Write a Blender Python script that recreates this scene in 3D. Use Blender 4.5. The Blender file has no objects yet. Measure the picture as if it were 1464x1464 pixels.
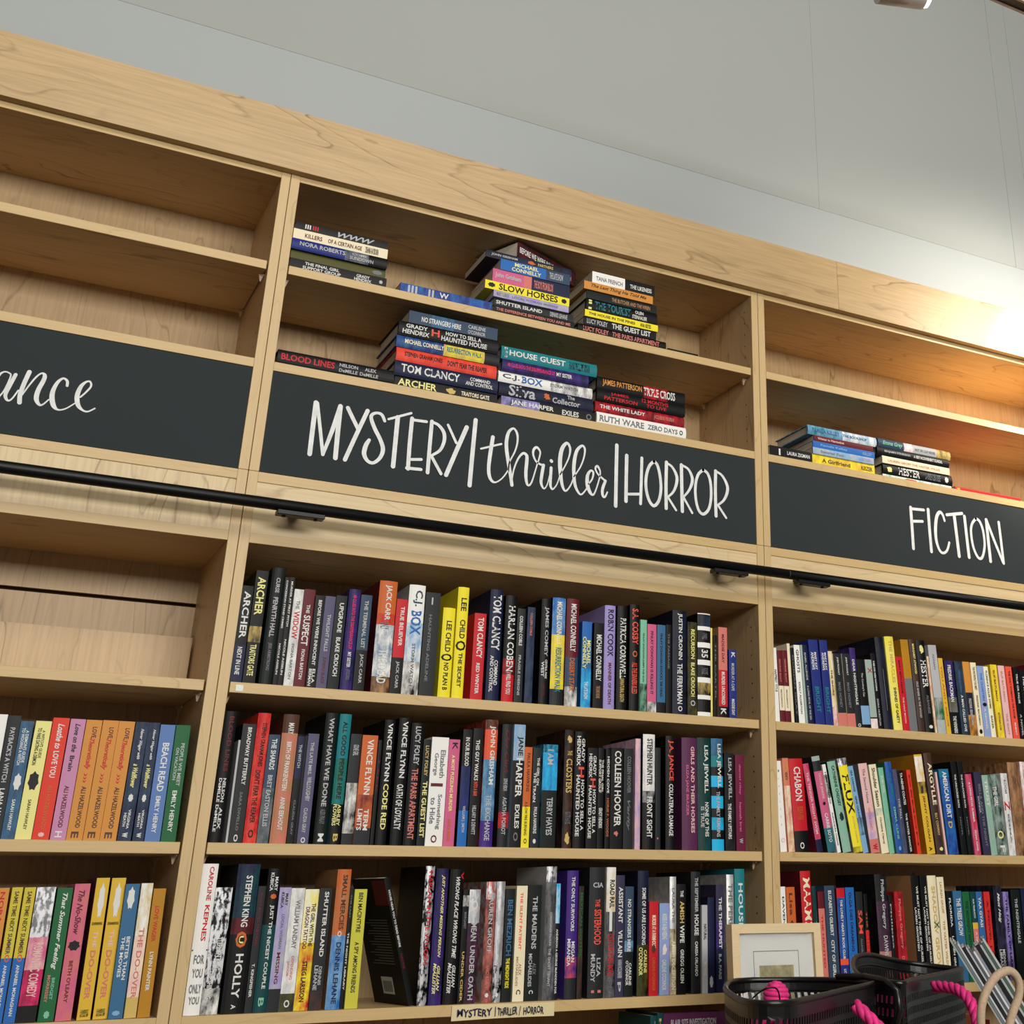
import bpy, bmesh, math, random
from mathutils import Vector, Matrix
from math import radians, pi, cos, sin
random.seed(7)
SC = bpy.context.scene
COL = SC.collection

# ------------------------------------------------------------ camera, world, lights
cam_data = bpy.data.cameras.new('camera')
cam_data.sensor_fit = 'HORIZONTAL'; cam_data.sensor_width = 36.0
cam_data.lens = 1804.12/1464*36.0
cam_data.shift_x = -0.17790; cam_data.shift_y = -0.16335
cam_data.clip_start = 0.02
cam = bpy.data.objects.new('camera', cam_data); COL.objects.link(cam)
cam.location = (-0.41278, -2.46825, 1.55)
cam.rotation_euler = (radians(113.70), radians(0.18668), radians(-29.71845))
SC.camera = cam

world = bpy.data.worlds.new('world'); SC.world = world; world.use_nodes = True
bg = world.node_tree.nodes['Background']
bg.inputs[0].default_value = (0.86, 0.93, 1.0, 1); bg.inputs[1].default_value = 0.10

def area(name, loc, target, size, power, color=(1, 1, 1), size_y=None):
    l = bpy.data.lights.new(name, 'AREA'); l.energy = power; l.color = color
    l.shape = 'RECTANGLE'; l.size = size; l.size_y = size_y or size
    o = bpy.data.objects.new(name, l); COL.objects.link(o); o.location = loc
    o.rotation_euler = (Vector(target)-Vector(loc)).to_track_quat('-Z', 'Y').to_euler()
    return o
def spot(name, loc, target, power, angle, blend=0.6, color=(1, .9, .75), r=0.04):
    l = bpy.data.lights.new(name, 'SPOT'); l.energy = power; l.color = color
    l.spot_size = radians(angle); l.spot_blend = blend; l.shadow_soft_size = r
    o = bpy.data.objects.new(name, l); COL.objects.link(o); o.location = loc
    o.rotation_euler = (Vector(target)-Vector(loc)).to_track_quat('-Z', 'Y').to_euler()
    return o
# the shop's ceiling fixtures in front of the shelves, the track spotlight beyond the right edge, and added fill spots
area('ceiling_fixture_light', (0.4, -7.5, 3.55), (0.5, 0.0, 2.1), 6.0, 430, (1.0, .97, .91), 1.3)
area('ceiling_fixture_light', (0.6, -3.4, 4.6), (0.6, 0, 2.2), 3.0, 70, (1.0, .95, .86), .8)
spot('track_and_fill_spot', (2.55, -0.85, 3.42), (2.25, 0.12, 3.02), 120, 84, 1.0)
spot('track_and_fill_spot', (2.75, -0.8, 3.42), (2.52, 0.29, 3.26), 46, 66, 1.0, (1, .96, .9))  # added fill spot without a known lamp, brightens the wall above the cornice
spot('track_and_fill_spot', (2.26, -0.46, 3.40), (2.14, 0.10, 2.84), 330, 40, 1.0, (1, .84, .62))  # added warm fill spot, hung off the track, brightens the inside of the fiction bay
spot('track_and_fill_spot', (1.22, -0.8, 3.33), (2.35, 0.25, 3.2), 6, 100, 1.0)

SC.view_settings.view_transform = 'Standard'; SC.view_settings.look = 'None'
SC.view_settings.gamma = 1.0; SC.view_settings.use_curve_mapping = False
SC.view_settings.exposure = -0.08

# ------------------------------------------------------------ dimensions (metres)
P = 1.19                                   # bay pitch; bays run from (b-1)*P
T = 0.0196; D = 0.2685
BOOKS=[
('R','m1',1,'first row under the mystery sign',[
('P', 0.0225, 1.9167, 0.0207, 0.1794, -0.3, 0.0136, 'bk:.62,nv', 'wt ARCHER .06 .55 .25 .85;wt NEXT_IN_LINE .64 .92 .3 .7'),
('P', 0.0457, 1.9167, 0.0226, 0.2118, -0.3, 0.0177, 'bk:.5,gd~bk:.64,bk', 'py ARCHER .06 .4 .2 .85;py TRAITORS_GATE .66 .93 .25 .75'),
('H', 0.0748, 1.9167, 0.025, 0.2207, -0.3, 0.018, 'nb', 'lg CURSE .09 .22 .35 .65;lg PENRYTH_HALL .26 .6 .3 .65;gy JESS_ARMSTRONG .65 .88 .3 .6'),
('P', 0.1001, 1.9167, 0.0085, 0.204, -0.3, 0.0152, 'bk', 'wt CONCESSION_STAND_CRIMES .03 .48 .3 .7;wt NICOLE_ASSELIN .62 .9 .3 .7'),
('P', 0.1096, 1.9167, 0.0091, 0.2055, -0.3, 0.017, 'bk', 'wt MURDER_AT_FIRST_PITCH .04 .46 .3 .7;wt NICOLE_ASSELIN .58 .9 .3 .7'),
('P', 0.1192, 1.9167, 0.0176, 0.1825, -0.16, 0.0116, 'wt~lg', 'gy THE .12 .21 .3 .7;rd WIDOW .23 .52 .2 .8;gy FIONA_BARTON .57 .93 .35 .65'),
('P', 0.1384, 1.9167, 0.0213, 0.1855, -0.13, 0.016, 'mr', 'wt THE .16 .25 .35 .65;wt SUSPECT .27 .58 .2 .8;wt FIONA_BARTON .62 .92 .35 .65'),
('P', 0.1601, 1.9167, 0.0182, 0.1745, -0.13, 0.0108, 'bk', 'wt BEFORE_WE_WERE_INNOCENT .05 .76 .35 .7;wt ELLA .8 .95 .5 .8;wt BERMAN .8 .98 .15 .45'),
('P', 0.1807, 1.9167, 0.0198, 0.1767, -0.13, 0.0174, 'vi', 'lg TWILIGHT_FALLS .2 .6 .35 .7;mr JUNEAU_BLACK .66 .95 .3 .7'),
('P', 0.2012, 1.9167, 0.0213, 0.1796, -0.22, 0.0146, 'nb', 'wt UPGRADE .08 .4 .35 .75;wt BLAKE_CROUCH .45 .86 .35 .75'),
('H', 0.2245, 1.9167, 0.0229, 0.1939, -0.25, 0.0121, 'nv~pu', 'hp 48_CLUES_INTO_THE_DISAPPEARANCE_OF .06 .6 .35 .65;wt MY_SISTER .63 .78 .35 .65;gy JOYCE_CAROL .8 .9 .3 .7'),
('P', 0.2494, 1.9167, 0.0217, 0.1857, -0.26, 0.0123, 'sl:.58,bk', 'lg THE_TERMINAL_LIST .06 .56 .35 .7;lg JACK_CARR .62 .92 .35 .7'),
('H', 0.2838, 1.9167, 0.0358, 0.2176, -0.26, 0.0113, 'or:.3,rd~or:.4,wt~sb:.86,bk~tn side=mr', 'wt JACK_CARR .04 .36 .3 .7;gy ONLY .38 .44 .2 .7;wt THE_DEAD .62 .92 .25 .75'),
('P', 0.3227, 1.9167, 0.0224, 0.1859, -0.22, 0.0166, 'rd:.62,bk', 'wt TRUE_BELIEVER .08 .5 .4 .75;lg JACK_CARR .66 .94 .35 .7'),
('H', 0.3462, 1.9167, 0.0332, 0.2172, -0.26, 0.0158, 'wt:.35,lb~wt:.7,wt~bk side=lg', 'sl C.J. .05 .2 .25 .85;bl BOX .24 .46 .2 .85;gy STORM_WATCH .54 .92 .4 .6'),
('P', 0.381, 1.9167, 0.0307, 0.2054, -0.23, 0.0143, 'ch', 'gy HAUNTING_ADELINE .22 .86 .3 .5;lg I .05 .12 .4 .5'),
('H', 0.419, 1.9167, 0.0253, 0.1774, -0.23, 0.0124, 'yl', 'bk LEE_CHILD .15 .5 .3 .75;bk NO_PLAN_B .62 .92 .3 .7;bk O .52 .6 .05 .95'),
('H', 0.4486, 1.9167, 0.0234, 0.2233, -0.26, 0.0143, 'yl', 'bk LEE .1 .22 .3 .8;bk CHILD .3 .47 .3 .8;bk O .49 .58 .05 .95;bk THE_SECRET .6 .9 .35 .7'),
('P', 0.4882, 1.9167, 0.0252, 0.1741, -0.26, 0.0163, 'rd', 'wt TOM_CLANCY .05 .52 .3 .8;wt RED_WINTER .58 .93 .35 .65'),
('H', 0.5207, 1.9167, 0.0286, 0.227, -0.3, 0.0177, 'nv', 'wt TOM_CLANCY .05 .55 .2 .85;wt COMMAND .64 .86 .5 .8;wt AND_CONTROL .6 .92 .2 .45'),
('H', 0.5527, 1.9167, 0.025, 0.2164, -0.3, 0.0111, 'bk:.6,bk~rd:.75,rd', 'wt HARLAN_COBEN .1 .72 .25 .85;wt I_WILL_FIND_YOU .73 .93 .3 .7'),
('P', 0.5821, 1.9167, 0.0176, 0.1931, -0.3, 0.0161, 'ch', 'wt COLLEEN_COBLE .08 .4 .3 .7;lg FRAGILE_DESIGNS .5 .92 .35 .65'),
('P', 0.6039, 1.9167, 0.017, 0.1975, -0.3, 0.0132, 'nv~sl', 'sa COLLEEN_COBLE .06 .3 .35 .65'),
('H', 0.6366, 1.9167, 0.0203, 0.2195, -0.3, 0.0173, 'bk', 'lg JAMES_COMEY .08 .55 .3 .8;wt CENTRAL_PARK .58 .76 .55 .8;wt WEST .6 .74 .15 .45;mr A_CRIME_NOVEL .8 .92 .3 .6'),
('H', 0.6609, 1.9167, 0.03, 0.2242, -0.3, 0.0156, 'bl~lb:.35,yl~gd:.85,ch side=nv', 'cr MICHAEL_CONNELLY .04 .45 .3 .7;tl RESURRECTION_WALK .47 .88 .3 .75'),
('H', 0.6922, 1.9167, 0.0287, 0.2245, -0.3, 0.0114, 'mr:.55,sl:.82,bk~wt', 'wt MICHAEL_CONNELLY .05 .5 .3 .75;or DESERT_STAR .56 .86 .3 .7'),
('P', 0.7321, 1.9167, 0.0226, 0.1805, -0.3, 0.0165, 'bl:.2,sb:.55,cy~bl', 'py MICHAEL .22 .5 .5 .9;py CONNELLY .18 .55 .1 .45;wt THE_LATE_SHOW .7 .9 .3 .7'),
('P', 0.7592, 1.9167, 0.0228, 0.1797, -0.3, 0.0139, 'bk', 'wt MICHAEL_CONNELLY .14 .68 .25 .8;tn THE_DARK_HOURS .74 .88 .3 .7'),
('H', 0.7841, 1.9167, 0.0255, 0.2201, -0.3, 0.0149, 'lv', 'bk ROBIN_COOK .04 .5 .25 .8;mr MANNER_OF_DEATH .56 .95 .35 .65'),
('H', 0.8148, 1.9167, 0.0241, 0.2218, -0.3, 0.0152, 'bk', 'wt PATRICIA_CORNWELL .12 .7 .25 .85;gd UNNATURAL_DEATH .7 .92 .3 .7'),
('H', 0.8462, 1.9167, 0.0232, 0.2285, -0.3, 0.0164, 'bk', 'co S.A._COSBY .04 .38 .2 .85;or O .44 .5 .25 .75;co ALL_THE_SINNERS_BLEED .55 .84 .2 .75'),
('P', 0.8697, 1.9167, 0.0157, 0.1964, -0.3, 0.0109, 'mt:.7,bk~mt', 'bk FINLAY_DONOVAN_JUMPS_THE_GUN .15 .68 .3 .6'),
('P', 0.8879, 1.9167, 0.0221, 0.1889, -0.3, 0.0125, 'pk:.88,bk~wt', 'bk FINLAY_DONOVAN_IS_KILLING_IT .08 .8 .35 .65'),
('P', 0.9116, 1.9167, 0.0206, 0.1896, -0.17, 0.0121, 'sb:.88,bk', "bk FINLAY_DONOVAN_KNOCKS_'EM_DEAD .1 .82 .35 .65"),
('P', 0.9367, 1.9167, 0.0138, 0.1932, -0.07, 0.0173, 'bk', 'gy THE_PASSAGE .1 .5 .3 .6'),
('H', 0.951, 1.9167, 0.0358, 0.2268, 0.05, 0.015, 'bk~nv', 'wt JUSTIN_CRONIN .03 .48 .3 .65;wt THE_FERRYMAN .52 .9 .3 .65;wt O .92 .97 .35 .65'),
('P', 0.9888, 1.9167, 0.0238, 0.204, 0.09, 0.0139, 'bk~ol', 'py RECURSION .08 .4 .35 .75;py BLAKE_CROUCH .44 .8 .35 .75;lg O .84 .9 .3 .8'),
('H', 1.0137, 1.9167, 0.0329, 0.2258, 0.17, 0.0128, 'wt:.01,bk~sl:.13,wt:.17,bk:.29,wt:.34,bk:.46,wt:.51,bk:.63,wt:.68,bk~gd:.8,wt:.84,bk:.96,wt side=bk', 'gy I_WILL .2 .26 .3 .7;wt 35 .36 .44 .25 .75;gy PARADISE .54 .6 .25 .75'),
('P', 1.05, 1.9167, 0.0044, 0.1961, 0.18, 0.0169, 'yl~cr', ''),
('P', 1.0548, 1.9167, 0.0075, 0.1797, 0.22, 0.0105, 'bk', 'gy THE_CARTEL .1 .8 .3 .7'),
('P', 1.0675, 1.9167, 0.0226, 0.1992, 0.25, 0.0117, 'sa:.48,rd:.88,bk side=tn', 'mr MADDIE_DAY .08 .4 .35 .65;wt MURDER_UNCORKED .5 .86 .3 .7;wt K .9 .97 .2 .8'),
('P', 1.0969, 1.9167, 0.0192, 0.1518, 0.28, 0.0154, 'rn', 'lg MURDER_AT_A_CAPE .2 .6 .3 .7;wt K .04 .12 .3 .8;wt MADDIE_DAY .72 .95 .3 .7'),
]),
('R','m2',1,'second row under the mystery sign',[
('H', 0.0249, 1.6425, 0.0218, 0.2235, -0.3, 0.0176, 'bk', 'mr BLOOD_LINES .04 .47 .4 .75;wt NELSON .52 .7 .5 .75;wt DeMILLE .52 .7 .2 .42;wt ALEX .74 .9 .5 .75;wt DeMILLE .72 .92 .2 .42'),
('P', 0.0541, 1.6425, 0.0036, 0.174, -0.3, 0.0159, 'lg', ''),
('P', 0.0583, 1.6425, 0.0237, 0.2029, -0.3, 0.015, 'ch', 'wt BROADWAY_BUTTERFLY .03 .52 .4 .7;gy SARA_DIVELLO .58 .9 .4 .6;wt O .93 .99 .35 .65'),
('H', 0.0831, 1.6425, 0.0227, 0.2235, -0.3, 0.0143, 'rd~co', "bk STEPHEN_GRAHAM_JONES .08 .42 .3 .75;bk DON'T_FEAR_THE_REAPER .45 .85 .3 .7;bk O .9 .96 .3 .7"),
('P', 0.1061, 1.6425, 0.0204, 0.1861, -0.3, 0.0109, 'sl:.5,gy~dt', 'wt THE_SHARDS .04 .33 .3 .75;lg BRET_EASTON_ELLIS .38 .85 .3 .7'),
('H', 0.1295, 1.6425, 0.0289, 0.2242, -0.3, 0.0158, 'bn:.15,tn~sa', 'wt MARY .07 .16 .35 .7;wt BIRTH_OF_FRANKENSTEIN .22 .6 .35 .65;wt ANNE_EEKHOUT .65 .9 .35 .65'),
('P', 0.1592, 1.6425, 0.013, 0.1861, -0.3, 0.0138, 'nv:.4,bk', 'lg THE_WITCH .08 .3 .3 .7;gy CLAUDIA_GRAY .6 .92 .35 .65'),
('P', 0.1731, 1.6425, 0.0045, 0.1879, -0.3, 0.0149, 'bk', ''),
('P', 0.1788, 1.6425, 0.0201, 0.1923, -0.3, 0.0175, 'vi', 'lg THE_LATE_MRS. .08 .38 .3 .6;lg WILLOUGHBY .4 .62 .3 .7;lg CLAUDIA_GRAY .68 .9 .3 .65;wt O .94 .99 .3 .7'),
('H', 0.2078, 1.6425, 0.0229, 0.2316, -0.3, 0.0179, 'nb', 'lg WHAT_HAVE_WE_DONE .04 .72 .3 .7;gy ALEX_FINLAY .74 .85 .3 .7;wt M .92 .98 .3 .75'),
('H', 0.2341, 1.6425, 0.0218, 0.2311, -0.3, 0.0166, 'tl:.35,gn~tl:.7,bk', 'bk ALL_GOOD_PEOPLE_HERE .06 .66 .3 .7;py ASHLEY .7 .86 .5 .8;py FLOWERS .7 .86 .15 .45;gd B .92 .98 .35 .75'),
('P', 0.2587, 1.6425, 0.0208, 0.1962, -0.3, 0.0173, 'ch:.45,ch~wt:.9,ch', 'lg GONE_GIRL .1 .2 .3 .8'),
('P', 0.2799, 1.6425, 0.0295, 0.1947, -0.3, 0.0124, 'or:.55,or~mr:.85,ch', 'wt VINCE_FLYNN .04 .55 .35 .75;wt TERM .68 .87 .5 .8;wt LIMITS .68 .87 .1 .4'),
('P', 0.312, 1.6425, 0.0066, 0.1873, -0.3, 0.0146, 'bk', 'mr I_SEE .2 .5 .3 .7'),
('H', 0.3199, 1.6425, 0.0205, 0.225, -0.3, 0.0101, 'bk', 'wt VINCE_FLYNN .03 .5 .3 .75;py CODE_RED .52 .88 .3 .8'),
('H', 0.3487, 1.6425, 0.0228, 0.2306, -0.3, 0.0134, 'bk', 'wt VINCE_FLYNN .03 .48 .3 .75;wt OATH_OF_LOYALTY .53 .88 .2 .75'),
('H', 0.3748, 1.6425, 0.0244, 0.2227, -0.3, 0.0154, 'bk', 'lg LUCY_FOLEY .03 .35 .3 .75;sa THE_PARIS_APARTMENT .38 .95 .25 .75'),
('P', 0.4012, 1.6425, 0.015, 0.1933, -0.3, 0.0152, 'nb', 'gd LUCY_FOLEY .06 .35 .3 .75;py THE_GUEST_LIST .4 .92 .25 .85'),
('P', 0.4178, 1.6425, 0.0343, 0.1988, -0.3, 0.0157, 'wt', 'gy Elizabeth .12 .38 .55 .85;gy George .15 .36 .15 .45;mr I .43 .46 .1 .8 ;gy Something .53 .85 .5 .8;gy to_Hide .56 .8 .15 .45;mr O .9 .97 .3 .65'),
('P', 0.4524, 1.6425, 0.0218, 0.1959, -0.3, 0.0134, 'pk', 'bk K .03 .1 .3 .8;py A_MOST_PUZZLING_MURDER .15 .68 .3 .6;or BIANCA_MARAIS .75 .95 .3 .6'),
('P', 0.4805, 1.6425, 0.019, 0.2167, -0.3, 0.0147, 'bk:.32,nv~rn:.7,bl', 'wt IN_OUR_BLOOD .07 .32 .3 .75;lg WILLIAM_J._SMITH .66 .88 .3 .7'),
('P', 0.5017, 1.6425, 0.0199, 0.2199, -0.3, 0.0148, 'bk', 'wt THIS_GUY_WALKS .1 .45 .3 .7;co INTO_A_BAR .46 .58 .3 .7;lg HILLARY_&_DEWITT .66 .9 .3 .7'),
('H', 0.5271, 1.6425, 0.0266, 0.2383, -0.3, 0.0179, 'bn~co:.08,co~or:.32,sb~lb:.8,pu', 'wt JOHN_GRISHAM .05 .52 .3 .8;lg THE_EXCHANGE .6 .95 .3 .7'),
('H', 0.5631, 1.6425, 0.0211, 0.2312, -0.3, 0.0161, 'ch:.72,rd~ch:.85,ch', 'mr Clue_Clark .05 .42 .3 .7 i;lg SOPHIE_HERON .45 .55 .3 .7;lg AGATHA_POIROT .6 .9 .3 .7'),
('P', 0.5867, 1.6425, 0.0242, 0.2318, -0.3, 0.0115, 'lb~lg:.3,bk', 'bk JANE .1 .26 .3 .85;wt HARPER .28 .6 .3 .85;wt EXILES .66 .85 .35 .75;gy O .88 .95 .3 .7'),
('P', 0.6129, 1.6425, 0.0166, 0.1895, -0.3, 0.0154, 'or:.6,yl', 'bn PAULA_HAWKINS .06 .45 .35 .75;bn A_SLOW_FIRE_BURNING .55 .88 .3 .65;bk O .91 .96 .3 .7'),
('P', 0.632, 1.6425, 0.0179, 0.1891, -0.3, 0.0161, 'ch', 'wt THE_GIRL_ON .1 .38 .5 .8;wt THE_TRAIN .25 .55 .15 .45;wt PAULA_HAWKINS .6 .86 .3 .7;wt # .91 .96 .3 .7'),
('P', 0.6514, 1.6425, 0.0323, 0.1964, -0.3, 0.011, 'nb~cy:.08,cy~bl:.45,nb', 'lg I_AM .05 .2 .3 .7;lg TERRY_HAYES .52 .88 .35 .75'),
('H', 0.7006, 1.6425, 0.0203, 0.2278, -0.3, 0.0157, 'bk~bn', 'gd & .04 .12 .2 .8;gd THE .18 .22 .3 .8;gd CLOISTERS .25 .54 .2 .85;gy KATY_HAYS .7 .8 .2 .8;gd & .86 .98 .2 .8'),
('H', 0.7221, 1.6425, 0.0254, 0.2253, -0.3, 0.0117, 'bk', 'wt GRADY .06 .27 .55 .85;wt HENDRIX .04 .3 .15 .45;co H .31 .4 .3 .8;wt HOW_TO_SELL_A .42 .85 .55 .85;wt HAUNTED_HOUSE .38 .9 .15 .45'),
('P', 0.7528, 1.6425, 0.0234, 0.1949, -0.3, 0.0146, 'bk', 'wt GRADY .08 .28 .55 .85;wt HENDRIX .06 .3 .15 .45;co H .31 .4 .3 .8;wt HOW_TO_SELL_A .42 .85 .55 .85;wt HAUNTED_HOUSE .38 .9 .15 .45'),
('P', 0.779, 1.6425, 0.0134, 0.1964, -0.3, 0.0174, 'bk', 'wt THE_FINAL_GIRL .12 .45 .55 .9;wt SUPPORT_GROUP .12 .45 .1 .45;wt GRADY_HENDRIX .6 .8 .2 .8'),
('P', 0.7929, 1.6425, 0.0102, 0.1944, -0.3, 0.0103, 'bk', 'wt HIDDEN_COVE .08 .45 .3 .8;or HORSE_F._WOODS .5 .88 .3 .8'),
('P', 0.8057, 1.6425, 0.0278, 0.1973, -0.3, 0.0124, 'bk', 'wt COLLEEN_HOOVER .03 .78 .3 .85;sa & .82 .88 .3 .7'),
('P', 0.8355, 1.6425, 0.0216, 0.1973, -0.3, 0.0116, 'ch', 'gy COLLEEN_HOOVER .08 .45 .35 .75;gy Verity .52 .82 .3 .7 i'),
('H', 0.8633, 1.6425, 0.0123, 0.2187, -0.3, 0.0141, 'lp~lv', ''),
('H', 0.88, 1.6425, 0.0285, 0.2286, -0.3, 0.012, 'wt~lg:.5,bk~lg:.6,bk side=bk', 'bk STEPHEN_HUNTER .04 .45 .3 .75;wt FRONT_SIGHT .55 .9 .3 .75'),
('P', 0.9128, 1.6425, 0.012, 0.203, -0.3, 0.0165, 'ch', 'sa . .88 .9 .3 .6'),
('H', 0.9365, 1.6425, 0.0224, 0.2285, -0.3, 0.0152, 'bk', 'co J.A._JANCE .04 .4 .2 .8;wt COLLATERAL_DAMAGE .43 .88 .3 .75'),
('H', 0.9732, 1.6425, 0.0371, 0.2265, -0.28, 0.0107, 'pl', 'lp GIRLS_AND_THEIR_HORSES .08 .85 .55 .8;pk ELIZA_JANE_BRAZIER .25 .7 .2 .4'),
('H', 1.0119, 1.6425, 0.0323, 0.2286, -0.3, 0.0114, 'dg~dt', 'wt LISA_JEWELL .07 .5 .4 .8;wt NONE_OF_THIS .58 .88 .5 .8;lg IS_TRUE .62 .8 .2 .45'),
('H', 1.0473, 1.6425, 0.0294, 0.2289, -0.3, 0.0127, 'sb~dt:.16,tl:.26,bk:.34,cy:.44,bk:.52,cy:.63,bk:.71,cy~tl:.82,bk:.9,cy side=bk', 'wt LISA_JEWELL .05 .45 .4 .8;lg THE_FAMILY_REMAINS .48 .88 .35 .65'),
('P', 1.0835, 1.6425, 0.0239, 0.2003, -0.3, 0.0168, 'bk~ch', 'lg LISA_JEWELL .05 .48 .3 .75;wt THE_FAMILY_UPSTAIRS .52 .88 .3 .65'),
('P', 1.1077, 1.6425, 0.0229, 0.1971, -0.3, 0.0108, 'bu', 'pk daniel_riley .1 .42 .35 .6;pk hannah_brei .5 .8 .35 .6;lg W .87 .92 .3 .7'),
]),
('R','m3',1,'third row under the mystery sign',[
('H', 0.0231, 1.3739, 0.0261, 0.2343, -0.3, 0.0139, 'wt', 'rd CAROLINE .02 .25 .45 .75;rd KEPNES .28 .52 .45 .75;bk I .575 .585 .02 .98;gy FOR .61 .67 .2 .85 u;gy YOU .7 .76 .2 .85 u;gy ONLY .8 .86 .15 .9 u;gy YOU .88 .93 .2 .85 u'),
('P', 0.0499, 1.3739, 0.0281, 0.1964, -0.3, 0.0145, 'sv~bk:.8,bk~wt', 'wt STEPHEN_KING .4 .66 .5 .8;wt THE_SHINING .66 .88 .2 .5'),
('H', 0.083, 1.3739, 0.0377, 0.2343, -0.3, 0.0138, 'nv~dt:.37,mr~bk:.48,bk side=bk', 'wt STEPHEN_KING .08 .43 .4 .7;wt HOLLY .61 .9 .35 .7;or O .46 .57 .25 .75;py U .49 .54 .4 .6;wt A .94 .97 .4 .6'),
('P', 0.1221, 1.3739, 0.0131, 0.1987, -0.3, 0.015, 'ch', 'mr WHAT_MOVES_THE_DEAD .05 .48 .3 .65;wt T._KINGFISHER .62 .88 .3 .65'),
('H', 0.1356, 1.3739, 0.0226, 0.2273, -0.3, 0.013, 'bk:.4,dt', 'wt MARY .06 .16 .55 .8;wt KUBICA .03 .16 .2 .45;or # .18 .22 .3 .8;wt JUST_THE_NICEST_COUPLE .26 .84 .35 .7;mt B .9 .96 .3 .7'),
('P', 0.1586, 1.3739, 0.0202, 0.1965, -0.3, 0.0125, 'lv~lg:.82,ch', 'bk MARY .05 .15 .55 .8;bk KUBICA .04 .17 .2 .45;gy LOCAL_WOMAN .22 .5 .4 .65;mr MISSING .53 .78 .35 .65'),
('P', 0.18, 1.3739, 0.0241, 0.1954, -0.3, 0.0154, 'wt~lg:.86,ol~ch', 'gy WILLIAM_LANDAY .1 .5 .4 .75;sa DEFENDING .56 .75 .5 .7;sa JACOB .6 .72 .2 .4;wt O .91 .97 .3 .7'),
('P', 0.2056, 1.3739, 0.0244, 0.1937, -0.3, 0.0177, 'wt~yl:.45,yl~rd', 'bk THE_GIRL_WITH_THE .12 .48 .55 .85;mr DRAGON_TATTOO .15 .5 .15 .45;bk STIEG_LARSSON .6 .93 .3 .65'),
('P', 0.2303, 1.3739, 0.0215, 0.1954, -0.3, 0.0122, 'ch:.85,ch~bn', 'wt SHUTTER_ISLAND .03 .57 .4 .75;lg DENNIS .65 .8 .5 .75;lg LEHANE .64 .84 .15 .45'),
('H', 0.2582, 1.3739, 0.0249, 0.2269, -0.3, 0.0111, 'or~tn:.48,lb~bl side=tn', 'bn SMALL_MERCIES .04 .44 .4 .75;nv DENNIS_LEHANE .53 .96 .35 .7;wt O .45 .49 .35 .65'),
('P', 0.2856, 1.3739, 0.0073, 0.1966, -0.3, 0.0169, 'bk', 'gy THE_LAST .06 .26 .3 .6;wt THE_NIGHT_LIBRARY .38 .85 .3 .7'),
('P', 0.2932, 1.3739, 0.0226, 0.1937, -0.3, 0.0126, 'lo', 'bk BEN_MACINTYRE .03 .37 .35 .7;bk A_SPY_AMONG_FRIENDS .45 .87 .35 .7'),
('P', 0.4102, 1.3739, 0.0099, 0.2231, -18.19, 0.0142, 'bk', 'wt HOUSE_NEAR_YOU_TO_DEAD_BEFORE .1 .55 .3 .7;mr NADINE .6 .72 .3 .7'),
('H', 0.4236, 1.3739, 0.0177, 0.2337, -0.3, 0.0113, 'sv~bk:.78,bk~sv side=bk', 'rd HARLAN_IN_THE_WOODS .04 .72 .35 .8'),
('H', 0.4457, 1.3739, 0.0235, 0.2297, -0.3, 0.0129, 'nv~pu', 'py JUST_ANOTHER_MISSING_PERSON .05 .66 .4 .7 i;py GILLIAN .72 .9 .5 .75 i;py McALLISTER .7 .92 .2 .45 i'),
('H', 0.4744, 1.3739, 0.0269, 0.2286, -0.3, 0.0172, 'bk', 'wt WRONG_PLACE_WRONG_TIME .06 .67 .4 .7 i;wt GILLIAN .72 .88 .5 .75 i;wt McALLISTER .7 .92 .2 .45 i;rd v .02 .08 .75 .98'),
('P', 0.5017, 1.3739, 0.0121, 0.1927, -0.3, 0.014, 'bk:.05,bk~wt:.15,bk', 'gy MARGARET .2 .35 .3 .7;gd UNDER_CIDER .55 .98 .3 .7'),
('P', 0.5145, 1.3739, 0.0218, 0.1932, -0.3, 0.0148, 'sv~lg:.3,bk~pl', 'lg MEAN .3 .46 .3 .8;lg UNDER_OATH .5 .97 .3 .75;wt O .1 .18 .2 .8'),
('H', 0.5482, 1.3739, 0.0197, 0.2069, -0.3, 0.0158, 'sv~sa:.15,bk~sa', 'lg LAUREN_GROFF .1 .6 .3 .75;sa NANCY_BUGBEARY .7 .9 .3 .65;wt # .92 .96 .3 .7'),
('H', 0.5683, 1.3739, 0.0163, 0.2073, -0.3, 0.0117, 'sv~lg:.7,bk~sv', 'lg SILVER_CREATURE .65 .88 .3 .7;wt # .92 .96 .3 .7'),
('P', 0.5875, 1.3739, 0.0193, 0.1944, -0.3, 0.0137, 'nb', 'sb BEN_MEZRICH .1 .6 .25 .8;yl THE_MIDNIGHT_RIDE .62 .88 .3 .7'),
('P', 0.6093, 1.3739, 0.0223, 0.1999, -0.3, 0.0122, 'cr', 'co THE_SILENT_PATIENT .06 .56 .35 .6;tn ALEX .68 .78 .45 .7;tn MICHAELIDES .62 .87 .2 .4;bk C .9 .94 .3 .7'),
('P', 0.6338, 1.3739, 0.0285, 0.2012, -0.3, 0.0135, 'nb', 'lg THE_MAIDENS .1 .56 .35 .7;gy ALEX .68 .78 .5 .75;lg MICHAELIDES .6 .88 .2 .45;wt C .91 .94 .3 .6'),
('H', 0.6697, 1.3739, 0.0219, 0.2348, -0.3, 0.0108, 'sv~gy:.12,gy~bk side=lg', 'lg CHRISTOPHER_PAOLINI .35 .6 .4 .6;lg THE_GHOST_TENANT .62 .9 .35 .6'),
('P', 0.694, 1.3739, 0.0084, 0.2041, -0.3, 0.0149, 'cy~wt:.35,bk', 'wt ANDERSON_A_GEORGE_McFADDEN_FOR .4 .95 .2 .7'),
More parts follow.
